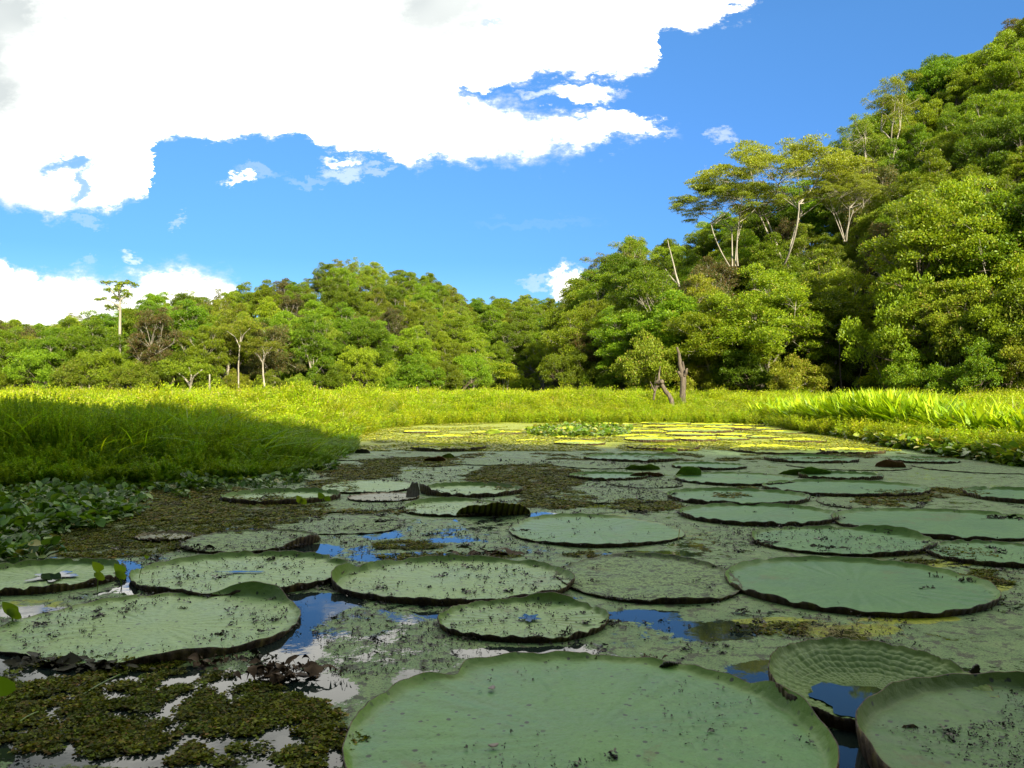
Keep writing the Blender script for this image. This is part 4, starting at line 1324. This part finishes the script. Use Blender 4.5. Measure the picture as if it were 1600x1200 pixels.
    tag(rt, label, 'lily pad', group)
    PADS.append((cx, cy, rx * .93, ry * .93, z0, 1.9 if mat in ('pad_flat', 'pad_worn') else (.6 if mat == 'pad_clean' else 1.0)))
    return rt, (cx, cy, rx, ry)


# foreground
pad6, g6 = lily_pad(None, 'largest lily pad, nearest the viewer, torn at its left edge', 'pad', .042, center=((912 - 800) * 3.02 / F, 3.0), rad=(.90, .89), seed=6,
         notch=[(131, 5, .10), (98, 3, .02)], ctl=[(131, 5, .015), (70, 5, .015), (15, 14, .075), (-20, 20, .06)], wob=.015)
lily_pad((1135, 1540, 868, 967), 'large smooth lily pad with a little yellow star mark at its centre', 'pad_clean', .05, seed=7, wob=.012, irr=.15)
lily_pad((525, 897, 866, 949), 'lily pad with a tall curled rim on its left, centre of the foreground', 'pad_pale', .06, seed=4, ctl=[(180, 22, .085), (60, 8, .02)], notch=[(150, 5, .04)])
lily_pad((214, 545, 860, 936), 'lily pad with a streak of water in its middle, between two others', 'pad_pale', .05, seed=2, notch=[(38, 7, .10), (250, 10, .05)])
lily_pad((-62, 190, 871, 931), 'lily pad at the left edge holding a star shaped puddle', 'pad_pale', .06, seed=1, irr=.12)
lily_pad((18, 468, 925, 1048), 'big mud spotted lily pad with one raised lobe at its back', 'pad_pale', .022, seed=3, ctl=[(62, 16, .085), (180, 40, .004), (225, 30, .004), (300, 14, .05), (330, 15, .03)], notch=[(88, 5, .07), (240, 12, .06)], wob=.05)
lily_pad((683, 955, 934, 1006), 'round medium lily pad with a small blue puddle, behind the largest', 'pad_pale', .04, seed=5, ctl=[(70, 14, .06)], wob=.04, notch=[(165, 8, .05)])
lily_pad((872, 1150, 866, 952), 'flat speckled lily pad touching the big smooth one', 'pad_flat', .012, seed=8, ctl=[(280, 18, .03), (60, 40, .03)], wob=.04)
lily_pad((1172, 1452, 821, 870), 'lily pad with dark mud along its left and front edge', 'pad', .045, seed=9, ctl=[(190, 30, .02), (30, 25, .07), (240, 30, .012)], wob=.03)
lily_pad((1064, 1305, 784, 824), 'neat round lily pad with even rim, right of centre', 'pad_clean', .055, seed=10, irr=.12, wob=.015, notch=[(265, 3, .04)])
lily_pad((1306, 1650, 792, 847), 'wide lily pad with a dark weed tuft on its right side', 'pad_clean', .05, seed=11, wob=.02)
lily_pad((1450, 1680, 845, 888), 'spotted lily pad at the right edge above the big smooth one', 'pad', .035, seed=12, wob=.03)
lily_pad((1195, 1445, 748, 778), 'broad lily pad with a dark wavy front rim in the right middle distance', 'pad_clean', .055, seed=13, irr=.15)
lily_pad((1039, 1263, 763, 789), 'lily pad with two lobed back edge, left of the broad one', 'pad_clean', .06, seed=14, notch=[(75, 6, .06)])
lily_pad((1055, 1242, 737, 760), 'lily pad with ragged brown front rim behind the two lobed one', 'pad', .04, seed=15, wob=.03)
lily_pad((1250, 1376, 735, 751), 'small bright rimmed lily pad behind the broad one', 'pad', .06, seed=16)
lily_pad((1518, 1680, 757, 793), 'lily pad cut off by the right edge of the view', 'pad_clean', .06, seed=17)
lily_pad((888, 1012, 737, 751), 'small thin rimmed lily pad beside the brown moss patch', 'pad_clean', .05, seed=18, irr=.1)
lily_pad((796, 1058, 807, 857), 'flat lily pad with thin dark front edge, in the centre', 'pad', .012, seed=20, ctl=[(270, 35, .025), (100, 40, .03)], wob=.05)
p21, g21 = lily_pad((630, 800, 780, 809), 'half sunken lily pad whose right side is rolled up', 'pad_pale', .03, seed=21, ctl=[(120, 40, .05)])
p22, g22 = lily_pad((655, 815, 752, 778), 'lily pad with high ribbed rim beside a torn upright flap', 'pad_pale', .07, seed=22, ctl=[(200, 25, .11)], irr=.15)
lily_pad((349, 532, 762, 788), 'round lily pad close below the left thicket', 'pad_pale', .08, seed=23, irr=.12)
lily_pad((505, 650, 750, 773), 'flat lily pad partly tucked behind the ribbed one', 'pad_pale', .02, seed=24, wob=.05)
lily_pad((545, 655, 770, 786), 'sunken browning lily pad before the torn upright flap', 'pad_brown', .02, seed=25, wob=.05)
lily_pad((286, 496, 828, 866), 'worn lily pad with a brown curled right end', 'pad_flat', .02, seed=27, ctl=[(-20, 22, .07), (180, 50, .004)], wob=.05)
lily_pad((213, 302, 832, 847), 'small faded brownish lily pad alone on the moss', 'pad_brown', .03, seed=28)
flats = [((425, 632, 804, 836), 'flat decaying lily pad strewn with debris left of centre'), ((440, 650, 776, 801), 'flat decaying lily pad in front of the sunken one'),
         ((855, 1052, 762, 788), 'speckled decaying lily pad right of the brown moss'), ((1276, 1432, 774, 798), 'speckled decaying lily pad between two green ones'),
         ((950, 1062, 748, 764), 'thin decaying lily pad behind the speckled one'), ((1400, 1720, 960, 1075), 'large drowned lily pad under duckweed at the right'),
         ((935, 1260, 978, 1046), 'drowned lily pad dotted with dark crumbs behind the largest'), ((560, 760, 822, 864), 'drowned mottled lily pad behind the tall rimmed one'),
         ((500, 700, 952, 1040), 'drowned lily pad broken up by water, left of the medium round one'), ((1060, 1180, 848, 892), 'drowned lily pad beside the mud edged one'),
         ((1440, 1640, 722, 742), 'drowned lily pad at the right below the sunlit plants'), ((1240, 1420, 722, 736), 'drowned lily pad in the far shade at the right'),
         ((640, 800, 812, 838), 'drowned pale lily pad in the centre left'), ((1080, 1200, 805, 822), 'small drowned pad right of the centre'), ((600, 700, 706, 716), 'flat pad in the far shade left of centre'),
         ((700, 860, 716, 728), 'pale flat pad in the far shade above the brown moss'), ((860, 1010, 720, 733), 'dull flat pad in the far shade right of the brown moss'), ((500, 610, 712, 720), 'thin flat pad near the thicket tip'),
         ((430, 560, 872, 880), 'thin drowned pad scrap')]
flats = [f_ for f_ in flats if 'drowned' not in f_[1] or 'far shade' in f_[1] or 'sunlit plants' in f_[1]]
for i, (b, lab) in enumerate(flats):
    lily_pad(b, lab, 'pad_flat', .006, seed=40 + i, wob=.07, z0=.006 + .0007 * i, irr=.8)
# far pads, in shade then in the sun
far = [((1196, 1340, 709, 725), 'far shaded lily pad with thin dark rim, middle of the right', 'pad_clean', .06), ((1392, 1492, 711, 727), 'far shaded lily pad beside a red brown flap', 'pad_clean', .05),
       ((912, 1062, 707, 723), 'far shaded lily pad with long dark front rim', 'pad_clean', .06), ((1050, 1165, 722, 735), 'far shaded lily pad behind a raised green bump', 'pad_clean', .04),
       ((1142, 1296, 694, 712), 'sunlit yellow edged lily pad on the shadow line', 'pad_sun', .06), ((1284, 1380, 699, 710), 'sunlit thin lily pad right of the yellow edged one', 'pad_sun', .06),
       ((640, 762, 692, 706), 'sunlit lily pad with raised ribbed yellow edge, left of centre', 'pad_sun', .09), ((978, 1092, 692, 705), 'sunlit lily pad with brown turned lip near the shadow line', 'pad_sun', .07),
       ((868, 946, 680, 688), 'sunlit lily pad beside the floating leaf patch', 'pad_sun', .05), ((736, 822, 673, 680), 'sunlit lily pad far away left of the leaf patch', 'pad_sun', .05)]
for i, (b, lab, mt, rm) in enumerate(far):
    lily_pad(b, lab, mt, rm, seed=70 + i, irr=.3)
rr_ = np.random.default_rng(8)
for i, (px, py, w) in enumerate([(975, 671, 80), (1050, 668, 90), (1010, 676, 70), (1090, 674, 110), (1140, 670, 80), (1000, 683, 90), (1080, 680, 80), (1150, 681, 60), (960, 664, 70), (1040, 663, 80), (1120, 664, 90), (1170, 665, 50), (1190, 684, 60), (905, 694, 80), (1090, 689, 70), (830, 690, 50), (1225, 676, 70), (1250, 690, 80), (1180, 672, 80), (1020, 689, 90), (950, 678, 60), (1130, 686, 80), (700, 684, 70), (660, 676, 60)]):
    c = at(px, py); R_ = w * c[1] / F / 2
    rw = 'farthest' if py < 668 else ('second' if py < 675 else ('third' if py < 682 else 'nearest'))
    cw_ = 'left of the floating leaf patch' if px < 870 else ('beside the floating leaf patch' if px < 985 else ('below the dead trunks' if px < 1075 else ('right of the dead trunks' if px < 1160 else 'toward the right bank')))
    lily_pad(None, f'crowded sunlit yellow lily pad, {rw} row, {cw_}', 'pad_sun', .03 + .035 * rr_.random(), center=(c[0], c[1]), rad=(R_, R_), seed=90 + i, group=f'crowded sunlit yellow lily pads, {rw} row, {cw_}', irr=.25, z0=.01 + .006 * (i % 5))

# quilted pad with a pool, front right
pad8, g8 = lily_pad(None, 'quilted bumpy lily pad holding a blue pool, front right', 'pad_quilt', .035, center=(1.55, 3.38), rad=(.46, .41), seed=33, bullate=.008, tilt=(-.02, .0, .005), wob=.02, ctl=[(-30, 50, .004)], irr=.4)
th = np.linspace(0, 2 * np.pi, 48, endpoint=False)
rr = 1 + .14 * np.sin(3 * th + 1) + .08 * np.sin(7 * th) + .05 * np.sin(13 * th + 2)
pv = np.stack([-.12 + .20 * rr * np.cos(th), -.13 + .19 * rr * np.sin(th), np.full(48, .045)], -1)
pm = mk_mesh('pool', np.concatenate([pv, [[-.12, -.13, .045]]]), np.stack([np.arange(48), np.roll(np.arange(48), -1), np.full(48, 48)], -1), M['pool'])
link('pool', pm, parent=pad8)
# crumpled pad, bottom right corner
lily_pad(None, 'crumpled lily pad with a high folded edge at the bottom right corner', 'pad_worn', .10, center=(2.02, 2.65), rad=(.79, .78), seed=34, wob=.03, ctl=[(150, 30, .055), (100, 25, .05), (190, 14, .03), (60, 15, .06)], irr=.6, z0=.05)


def puddle(pad_g, parent_obj, dx, dy, rx, ry, seed, z=.0285, arms=5):
    th = np.linspace(0, 2 * np.pi, 64, endpoint=False)
    r = np.random.default_rng(seed)
    rr = 1 + .35 * np.sin(arms * th + r.random() * 6) + .15 * np.sin((arms * 2 + 1) * th + r.random() * 6)
    pv = np.stack([dx + rx * rr * np.cos(th), dy + ry * rr * np.sin(th), np.full(64, z)], -1)
    return link('puddle', mk_mesh('puddle', np.concatenate([pv, [[dx, dy, z]]]), np.stack([np.arange(64), np.roll(np.arange(64), -1), np.full(64, 64)], -1), M['pool']), parent=parent_obj)


def find_pad(s):
    for o in col.objects:
        if o.parent is None and s in o.get('label', ''): return o
puddle(None, find_pad('star shaped puddle'), .10, -.02, .12, .13, 3, .028)
puddle(None, find_pad('streak of water'), .0, .0, .14, .02, 5, .028)
puddle(None, find_pad('small blue puddle'), .03, .0, .05, .06, 7, .028)

# rolled-up underside of a pad, and flaps
def flap(name, label, cx, cy, w, h, rz, mat, seed, bend=.5, cat='leaf flap'):
    r = np.random.default_rng(seed)
    nu, nv = 28, 8
    u = np.linspace(-1, 1, nu); v = np.linspace(0, 1, nv)
    U_, Vv = np.meshgrid(u, v)
    prof = (1 - np.abs(U_) ** 2.6) ** .6
    X_ = U_ * w / 2; Zz = Vv * h * .75 * prof * (.75 + .5 * vnoise(U_ * 3 + seed, Vv * 2, seed)); Y_ = -bend * h * (Vv ** 1.6) * prof + .25 * w * (U_ ** 2) * .5 + .006 * np.sin(U_ * 34)
    Zz = Zz + .004 * np.sin(U_ * 34) * Vv
    V_ = np.stack([X_, Y_, Zz], -1).reshape(-1, 3)
    idx = np.arange(nu * nv).reshape(nv, nu)
    f = np.stack([idx[:-1, :-1], idx[:-1, 1:], idx[1:, 1:], idx[1:, :-1]], -1).reshape(-1, 4)
    me = mk_mesh(name, V_, f, M[mat], True)
    o = link(name, me); o.location = (cx, cy, 0); o.rotation_euler.z = rz
    sm = o.modifiers.new('thick', 'SOLIDIFY'); sm.thickness = .006
    tag(o, label, cat)
    return o


m_, t_, o_ = new_mat('leaf_underside')
tcn = t_.n('ShaderNodeTexCoord'); sp_ = t_.n('ShaderNodeSeparateXYZ'); t_.put(sp_.inputs[0], tcn.outputs['Object'])
wv_ = t_.m('SINE', t_.m('MULTIPLY', sp_.outputs[0], 105.0))
c_ = t_.mix(t_.smooth(wv_, -.2, .8), (.26, .24, .03, 1), (.09, .075, .02, 1))
c_ = t_.mix(t_.m('MULTIPLY', t_.smooth(t_.noise(tcn.outputs['Object'], 8, 5, .7), .5, .7), .6), c_, (.10, .05, .02, 1))
p_ = principled(t_, c_, .6, .3); b_ = t_.n('ShaderNodeBump'); b_.inputs['Distance'].default_value = .01; b_.inputs['Strength'].default_value = .8
t_.put(b_.inputs['Height'], wv_); t_.put(p_.inputs['Normal'], b_.outputs[0]); t_.put(o_.inputs[0], p_.outputs[0]); M['under'] = m_
M['flap_green'] = plain('flap_green', (.19, .29, .03), .5, .3, 14, .6)
M['flap_brown'] = plain('flap_brown', (.17, .08, .03), .6, .3, 20, .6)
M['flap_dark'] = plain('flap_dark', (.05, .042, .025), .5, .4, 20, .6)
c = at(772, 809); flap('rolled_leaf_edge', 'rolled up ribbed yellow brown leaf underside in mid water', c[0], c[1] + .12, .80, .19, .12, 'under', 1, 1.1)
M['flap_grey'] = plain('flap_grey', (.16, .15, .12), .6, .3, 30, .7)
c = at(646, 778); flap('torn_leaf_flap', 'grey torn leaf flap standing upright between lily pads', c[0], c[1], .18, .26, .5, 'flap_grey', 2, .2)
c = at(1077, 744); flap('raised_leaf_bump', 'green raised leaf hump in the right middle distance', c[0], c[1], .42, .20, .1, 'flap_green', 3, .6)
c = at(1012, 745); flap('raised_leaf_bump', 'brown crumpled leaf left of the green hump', c[0], c[1], .55, .10, .1, 'flap_brown', 4, .6)
c = at(1005, 734); flap('raised_leaf_bump', 'low mossy green leaf hump in far shade', c[0], c[1], .6, .12, .0, 'flap_green', 5, .9)
c = at(1392, 731); flap('raised_leaf_flap', 'red brown turned up leaf flap on a far pad', c[0], c[1], .50, .17, -.35, 'flap_brown', 6, .6)
c = at(1262, 742); flap('raised_leaf_bump', 'long green folded leaf behind the broad pad', c[0], c[1], .85, .15, .0, 'flap_green', 7, .8)
c = at(566, 708); flap('raised_leaf_bump', 'dark brown mound by the tip of the thicket', c[0], c[1], .32, .12, .0, 'flap_dark', 8, .5)
c = at(680, 721); flap('raised_leaf_bump', 'brown curled leaf mound in far shade left of centre', c[0], c[1], .42, .12, .0, 'flap_brown', 9, .8)
c = at(700, 716); flap('raised_leaf_bump', 'small green upright leaf lobe in far shade', c[0], c[1], .27, .12, .0, 'flap_green', 10, .4)
c = at(1048, 706); flap('raised_leaf_bump', 'dark green leaf hump just inside the shadow line', c[0], c[1], .32, .12, .0, 'flap_green', 11, .5)
c = at(770, 679); flap('raised_leaf_bump', 'bright yellow upturned leaf in the sunlit water', c[0], c[1], .5, .22, .0, 'pad_sun', 12, .6)
c = at(1522, 1064); flap('torn_leaf_flap', 'dark torn leaf scrap upright behind the crumpled pad', c[0], c[1], .07, .085, .2, 'flap_dark', 13, .2)
c = at(1552, 1068); flap('torn_leaf_flap', 'low dark leaf scrap right of the upright one', c[0], c[1], .10, .05, -.2, 'flap_dark', 14, .3)
c = at(1050, 1046); flap('torn_leaf_flap', 'crumpled brown scrap on the back rim of the largest pad', c[0], c[1], .12, .05, .2, 'flap_dark', 15, .4)

# dead leaf heap in the left foreground
def heap(px, py, w, h, label, seed, n=16, mats='flap_dark', name='dead_leaf_heap'):
    r = np.random.default_rng(seed); n = int(n * 2.6)
    mats = 'heapmat' if mats == 'heapmat' else 'mudmat'
    c = at(px, py); g = Geo()
    for i in range(n):
        L = w * (.10 + .34 * r.random() ** 2); th = r.random() * 6.28
        p0 = np.array([r.normal() * w * .30, r.normal() * w * .15, abs(r.normal()) * h * .3])
        p2 = p0 + np.array([math.cos(th) * L, math.sin(th) * L * .6, (r.random() - .3) * h])
        p1 = (p0 + p2) / 2 + np.array([0, 0, h * r.random()])
        P_ = bez(p0, p1, p2, 9); wd = L * (.14 + .16 * r.random())
        sd_ = norm(np.cross(p2 - p0, [r.normal() * .5, r.normal() * .5, 1]))
        t = np.linspace(0, 1, 9); ww = (wd * np.sin(np.pi * np.clip(t, .03, .97)) * (.8 + .4 * r.random(9)))[:, None]
        V_ = np.stack([P_ + sd_ * ww, P_ + [0, 0, -.3 * wd * .5], P_ - sd_ * ww], 1).reshape(-1, 3)
        V_[:, 2] = np.maximum(V_[:, 2], .0)
        ix = np.arange(27).reshape(9, 3)
        g.add(V_, np.stack([ix[:-1, :-1], ix[1:, :-1], ix[1:, 1:], ix[:-1, 1:]], -1).reshape(-1, 4))
    o = link(name, g.mesh(name, M[mats], True)); o.location = (c[0], c[1], .004)
    tag(o, label, 'dead leaves'); return o


M['heapmat'] = plain('dead_leaf', (.060, .036, .015), .7, .15, 30, .7)
M['mudmat'] = plain('mud_scrap', (.026, .024, .010), .7, .15, 30, .7)
heap(445, 1062, .26, .06, 'heap of curled brown dead leaves floating at the left foreground', 1, 40, 'heapmat')
heap(400, 1035, .14, .035, 'black crumpled leaf scraps behind the brown dead leaf heap', 2, 22)
heap(535, 1060, .07, .05, 'small upright curl of dead leaf right of the heap', 3, 7, 'heapmat')
heap(300, 862, .22, .05, 'dark rotting clump on the left end of the worn pad', 4, 20)
heap(420, 876, .18, .03, 'dark clump on the back of the streaked pad', 5, 14)
heap(1290, 858, .22, .025, 'blackened weed tuft on the front of the mud edged pad', 6, 16)
heap(1195, 850, .25, .02, 'dark mud strip on the left of the mud edged pad', 7, 16)
heap(1565, 812, .30, .04, 'dark weed tuft on the right of the wide pad', 8, 18)
heap(1462, 905, .07, .035, 'small dark tuft on the big smooth pad, back one', 9, 10)
heap(1450, 922, .09, .025, 'small dark tuft on the big smooth pad, front one', 10, 12)
heap(1510, 912, .12, .035, 'dark crumpled scrap on the right rim of the big smooth pad', 11, 12)
heap(755, 868, .35, .03, 'long brown clump behind the tall rimmed pad', 12, 22, 'heapmat')
heap(925, 912, .12, .02, 'dark clump on the flat speckled pad', 13, 12)
heap(1160, 960, .13, .03, 'dark brown clump in front of the flat speckled pad', 14, 14)
heap(1165, 985, .14, .025, 'dark clump floating before the big smooth pad', 15, 14)
heap(885, 996, .11, .03, 'brown clump on the front rim of the medium round pad', 16, 14)
heap(818, 832, .18, .02, 'green black clump on the left of the central flat pad', 17, 14)
heap(580, 1115, .05, .02, 'dark scrap inside the torn edge of the largest pad', 18, 9)
heap(640, 1170, .022, .012, 'dark curled leaf on the left of the largest pad', 19, 5)
heap(1315, 1005, .05, .06, 'small dark upright scrap in the water before the big smooth pad', 20, 7)

for i, (px, py, w, h, lab) in enumerate([(70, 1040, .30, .03, 'dark mud clots along the front left of the mud spotted pad'), (180, 1046, .24, .03, 'dark mud clots below the mud spotted pad'), (345, 995, .07, .02, 'small dark tuft near the right of the mud spotted pad'),
        (430, 972, .07, .025, 'dark tuft at the right end of the mud spotted pad'), (285, 955, .05, .02, 'small crumb pile at the middle of the mud spotted pad'), (335, 1040, .16, .035, 'brown ragged clot under the right front of the mud spotted pad'),
        (245, 845, .16, .02, 'dark scum by the small brownish pad'), (680, 770, .2, .03, 'dark scum near the torn upright flap'), (600, 815, .2, .02, 'dark scum left of the central flat pad'), (1000, 800, .2, .02, 'mossy scum behind the central flat pad'),
        (1010, 1035, .09, .03, 'brown crumpled bits behind the back rim of the largest pad'), (740, 1000, .10, .02, 'dark bits below the medium round pad'), (960, 975, .12, .02, 'dark bits right of the medium round pad')]):
    heap(px, py, w, h, lab, 40 + i, 22, 'heapmat' if 'brown' in lab else 'flap_dark')

# two pale dead leaves lying on the largest pad
def small_leaf(px, py, s, rz, label, colr):
    c = at(px, py, .02); g = Geo()
    th = np.linspace(0, 2 * np.pi, 18, endpoint=False)
    R_ = s * (1 + .12 * np.sin(2 * th + 1) + .08 * np.sin(5 * th))
    V_ = np.stack([R_ * np.cos(th), .8 * R_ * np.sin(th), .006 + .25 * s * np.cos(th) ** 2], -1)
    V_ = np.concatenate([V_, [[0, 0, .004]]])
    g.add(V_, np.stack([np.arange(18), np.roll(np.arange(18), -1), np.full(18, 18)], -1))
    o = link('fallen_leaf', g.mesh('fallen_leaf', plain('fallen_leaf_brown', colr, .6, .3, 60, .3), True)); o.location = (c[0], c[1], .02); o.rotation_euler.z = rz
    o.modifiers.new('t', 'SOLIDIFY').thickness = .002
    tag(o, label, 'fallen leaf')
small_leaf(771, 1167, .018, .3, 'round grey brown fallen leaf on the largest pad', (.15, .115, .08))
small_leaf(768, 1077, .019, 1.0, 'grey brown fallen leaf near the back of the largest pad', (.15, .12, .10))


# hyacinth seedlings by the left pads
def sprout(px, py, h, s, label, seed, n=2):
    r = np.random.default_rng(seed); c = at(px, py)
    o = empty('seedling', (c[0], c[1], 0)); g = Geo(); gl = Geo()
    for i in range(n):
        tip = np.array([(.25 * r.normal()) * h, .1 * r.normal() * h, h * (1 - .35 * i)])
        pts = bez((0, 0, -.02), (tip[0] * .1, 0, tip[2] * .6), tip, 6); tube(g, pts, .0025, 5)
        d = norm(np.array([.3 * (1 if i else -1), -.25, .75 - .3 * i])); sd_ = norm(np.cross(d, [0, 1, .3])); nn = np.cross(sd_, d)
        prof = [(0, .12), (.05, .36), (.3, .46), (.65, .32), (.88, .13), (1.0, 0)]
        vv = [tip + d * s * tt + sd_ * s * w_ * q_ + nn * s * (.12 * abs(q_) * w_ * 2 - .1 * tt * tt) for tt, w_ in prof for q_ in (-1, -.5, 0, .5, 1)]
        ix = np.arange(30).reshape(6, 5)
        gl.add(np.array(vv), np.stack([ix[:-1, :-1], ix[1:, :-1], ix[1:, 1:], ix[:-1, 1:]], -1).reshape(-1, 4))
    link('stem', g.mesh('stem', M['lilyw'], True), parent=o); link('leaf', gl.mesh('leaf', M['lilyw'], True), parent=o)
    tag(o, label, 'plant')
sprout(152, 925, .13, .085, 'bright green heart shaped leaf on a stalk before the left edge pad', 1)
sprout(190, 915, .08, .09, 'folded green seedling leaf between the left pads', 2)
sprout(217, 905, .15, .035, 'thin stalked seedling at the left end of the streaked pad', 3, 1)
sprout(505, 790, .08, .09, 'green seedling growing over the rim of the pad below the thicket', 4)
sprout(472, 792, .05, .10, 'small seedling leaves at the front rim of the pad below the thicket', 5)
sprout(-6, 1130, .10, .12, 'green leaf poking in at the lower left edge', 6)
sprout(20, 975, .05, .10, 'dark green leaves by the left end of the mud spotted pad', 7)

# ------------------------------------------------------------------ dark crumbs over pads and film
r = np.random.default_rng(77)
n = 110000
yy = 2.35 * (15 / 2.35) ** r.random(n); xx = yy * r.uniform(-.72, .72, n)
dens = fbm(xx * 1.6, yy * 1.6, 21)
px = 800 + F * xx / yy; py = HOR + F * CAM_H / yy
on = np.zeros(n); zz = np.full(n, .004); dm = np.full(n, .95)
for i, (cx, cy, rx, ry, z0, kk) in enumerate(PADS):
    k = ((xx - cx) / rx) ** 2 + ((yy - cy) / ry) ** 2 < 1
    zz = np.where(k, z0 + .006, zz); on = np.where(k, kk, on)
c0, c1, c2 = patch_val(xx, yy)
clean = (((px - 1335) / 200) ** 2 + ((py - 915) / 48) ** 2 < 1) | (((px - 1185) / 120) ** 2 + ((py - 803) / 20) ** 2 < 1) | (((px - 1470) / 165) ** 2 + ((py - 820) / 27) ** 2 < 1) | ((py < 790) & (px > 1040)) | ((px < 190) & (py > 868) & (py < 932))
big = ((xx - g6[0]) / g6[2]) ** 2 + ((yy - g6[1]) / g6[3]) ** 2 < 1
pr = sstep(.40, .62, dens) * .75 * np.where(on > .5, .45 * on, .8)
pr = np.where(clean, pr * .05, pr); pr = np.where(big, pr * .45, pr)
pr = np.where((on < .5) & (c0 < .62), pr * .12, pr)
pr = np.where(c1 > .6, pr * .4, pr)
k = r.random(n) < pr
bad = ((xx - g8[0]) / g8[2]) ** 2 + ((yy - g8[1]) / g8[3]) ** 2 < 1
k &= ~bad
xx, yy, zz = xx[k], yy[k], zz[k]
ex = []
for (cx, cy, rx, ry, z0, kk) in PADS:
    if cy > 12: continue
    m2 = int(260 * rx * (1.5 if kk > 1.5 else .8)); t2 = r.random(m2) * 6.283
    t2 = t2[fbm(np.cos(t2) * 2.5 + cx * 3, np.sin(t2) * 2.5 + cy * 3, 9) > .50]
    q2 = (1.03 + .07 * r.random(len(t2)))
    ex.append(np.stack([cx + rx * q2 * np.cos(t2), cy + ry * q2 * np.sin(t2), np.full(len(t2), z0 + .008)], -1))
ex = np.concatenate(ex)
xx = np.concatenate([xx, ex[:, 0]]); yy = np.concatenate([yy, ex[:, 1]]); zz = np.concatenate([zz, ex[:, 2]])
N2 = len(xx)
ix = r.choice(5, N2, p=[.42, .28, .17, .10, .03])
sc = (.28 + .70 * r.random(N2) ** 2.5) * (.75 + .25 * sstep(3, 5, yy) + .10 * np.maximum(yy - 4, 0))
scatter('dark_crumbs', np.stack([xx, yy, zz], -1), euler(N2, .15, r), sc, ix, crumbs, 'dark rotting crumbs strewn over the lily pads and film', 'debris')
print('crumbs', N2)

# dead yellow straw on the water before the big smooth pad
g = Geo(); r = np.random.default_rng(5)
c = at(1300, 985)
for i in range(170):
    p0 = np.array([r.normal() * .17, r.normal() * .09, .004]); th = r.random() * 6.28; L = .03 + .07 * r.random()
    p2 = p0 + [math.cos(th) * L, math.sin(th) * L, .01 * r.random()]
    tube(g, bez(p0, (p0 + p2) / 2 + [0, 0, .02 * r.random()], p2, 4), .0011, 3)
o = link('dead_straw', g.mesh('dead_straw', M['plume'])); o.location = (c[0], c[1], 0)
tag(o, 'tangle of fine straw coloured stems on the water before the big smooth pad', 'straw', kind='stuff')
# loose green stalks floating at left front
for (pxa, pya, pxb, pyb, lab) in [(130, 1085, 188, 1054, 'pale green floating stalk in the left foreground moss'), (28, 1130, 60, 1112, 'curled green stem at the lower left edge'), (1060, 845, 1064, 822, 'short white upright stick behind the big smooth pad')]:
    a_, b_ = at(pxa, pya, .01), at(pxb, pyb, .02)
    if 'white' in lab: b_ = a_ + np.array([.01, 0, .10])
    g = Geo(); tube(g, bez(a_ - a_, (b_ - a_) * .5 + [0, 0, .01], b_ - a_, 6), .0035, 5)
    o = link('floating_stalk', g.mesh('floating_stalk', M['plume'] if 'white' in lab else M['lilyw'], True)); o.location = a_
    tag(o, lab, 'plant stalk')

# plumed grass tufts over the meadow
def plume_tuft(px, D_, h, lean, n, label, group, seed):
    r = np.random.default_rng(seed)
    x = (px - 800) * D_ / F
    o = empty('plume_grass', (x, D_, 0)); g = Geo(); gp = Geo()
    blades(g, r, 40, h * .8, .3, .02, lean=.5, base_r=.3)
    for i in range(n):
        b = np.array([r.normal() * .3, r.normal() * .3, 0]); hh = h * (.8 + .3 * r.random())
        tip = b + np.array([lean * hh * (.5 + .6 * r.random()), r.normal() * .1, hh])
        pts = bez(b, b + [lean * hh * .1, 0, hh * .7], tip, 8); tube(gp, pts, np.linspace(.006, .003, 8), 3)
        m_ = 46; t = 5 + 2 * r.random(m_)
        P_ = np.stack([np.interp(t, np.arange(8), pts[:, k]) for k in range(3)], -1)
        d = norm(pts[-1] - pts[-3]) + r.standard_normal((m_, 3)) * .25
        leaves(gp, P_, d, r.standard_normal((m_, 3)), .07 + .05 * r.random(m_), .22)
    link('blades', g.mesh('blades', M['meadow']), parent=o); link('plumes', gp.mesh('plumes', M['plume']), parent=o)
    tag(o, label, 'grass tuft', group)
for i, (px, D_, h, l, n) in enumerate([(245, 31, 1.22, .30, 10), (262, 32, 1.25, .25, 9), (275, 31, 1.1, .35, 8), (320, 32, 1.18, .5, 12), (335, 31, 1.22, .4, 12), (350, 30, 1.15, .6, 10), (300, 30, 1.0, .5, 10), (365, 29, .95, .7, 9), (40, 30, 1.18, .4, 7), (25, 31, 1.22, .5, 7)]):
    plume_tuft(px, D_, h, l, n, 'straw plumed grass tuft ' + ('at the far left of the meadow' if px < 100 else ('in the left plume cluster of the meadow' if px < 285 else 'in the wide leaning plume cluster of the left meadow')),
               'plumed grass tufts ' + ('at the far left' if px < 100 else ('in the left cluster' if px < 285 else 'in the wide leaning cluster')), 300 + i)

# small white-topped seedling trees in the centre of the meadow edge
for i, (px, top) in enumerate([(787, 598), (793, 600)]):
    small_trunk_tree(px, 616, top + 6, 72, ['left', 'right'][i] + ' of two tiny pale saplings before the dark saddle', 0, name='sapling', crown='l_bright', cw=5, rr=.04)

scene.render.engine = 'CYCLES'
scene.cycles.max_bounces = 6
scene.cycles.diffuse_bounces = 3
scene.cycles.glossy_bounces = 3
scene.cycles.transmission_bounces = 4
scene.cycles.transparent_max_bounces = 4
print('objects', len(scene.objects))
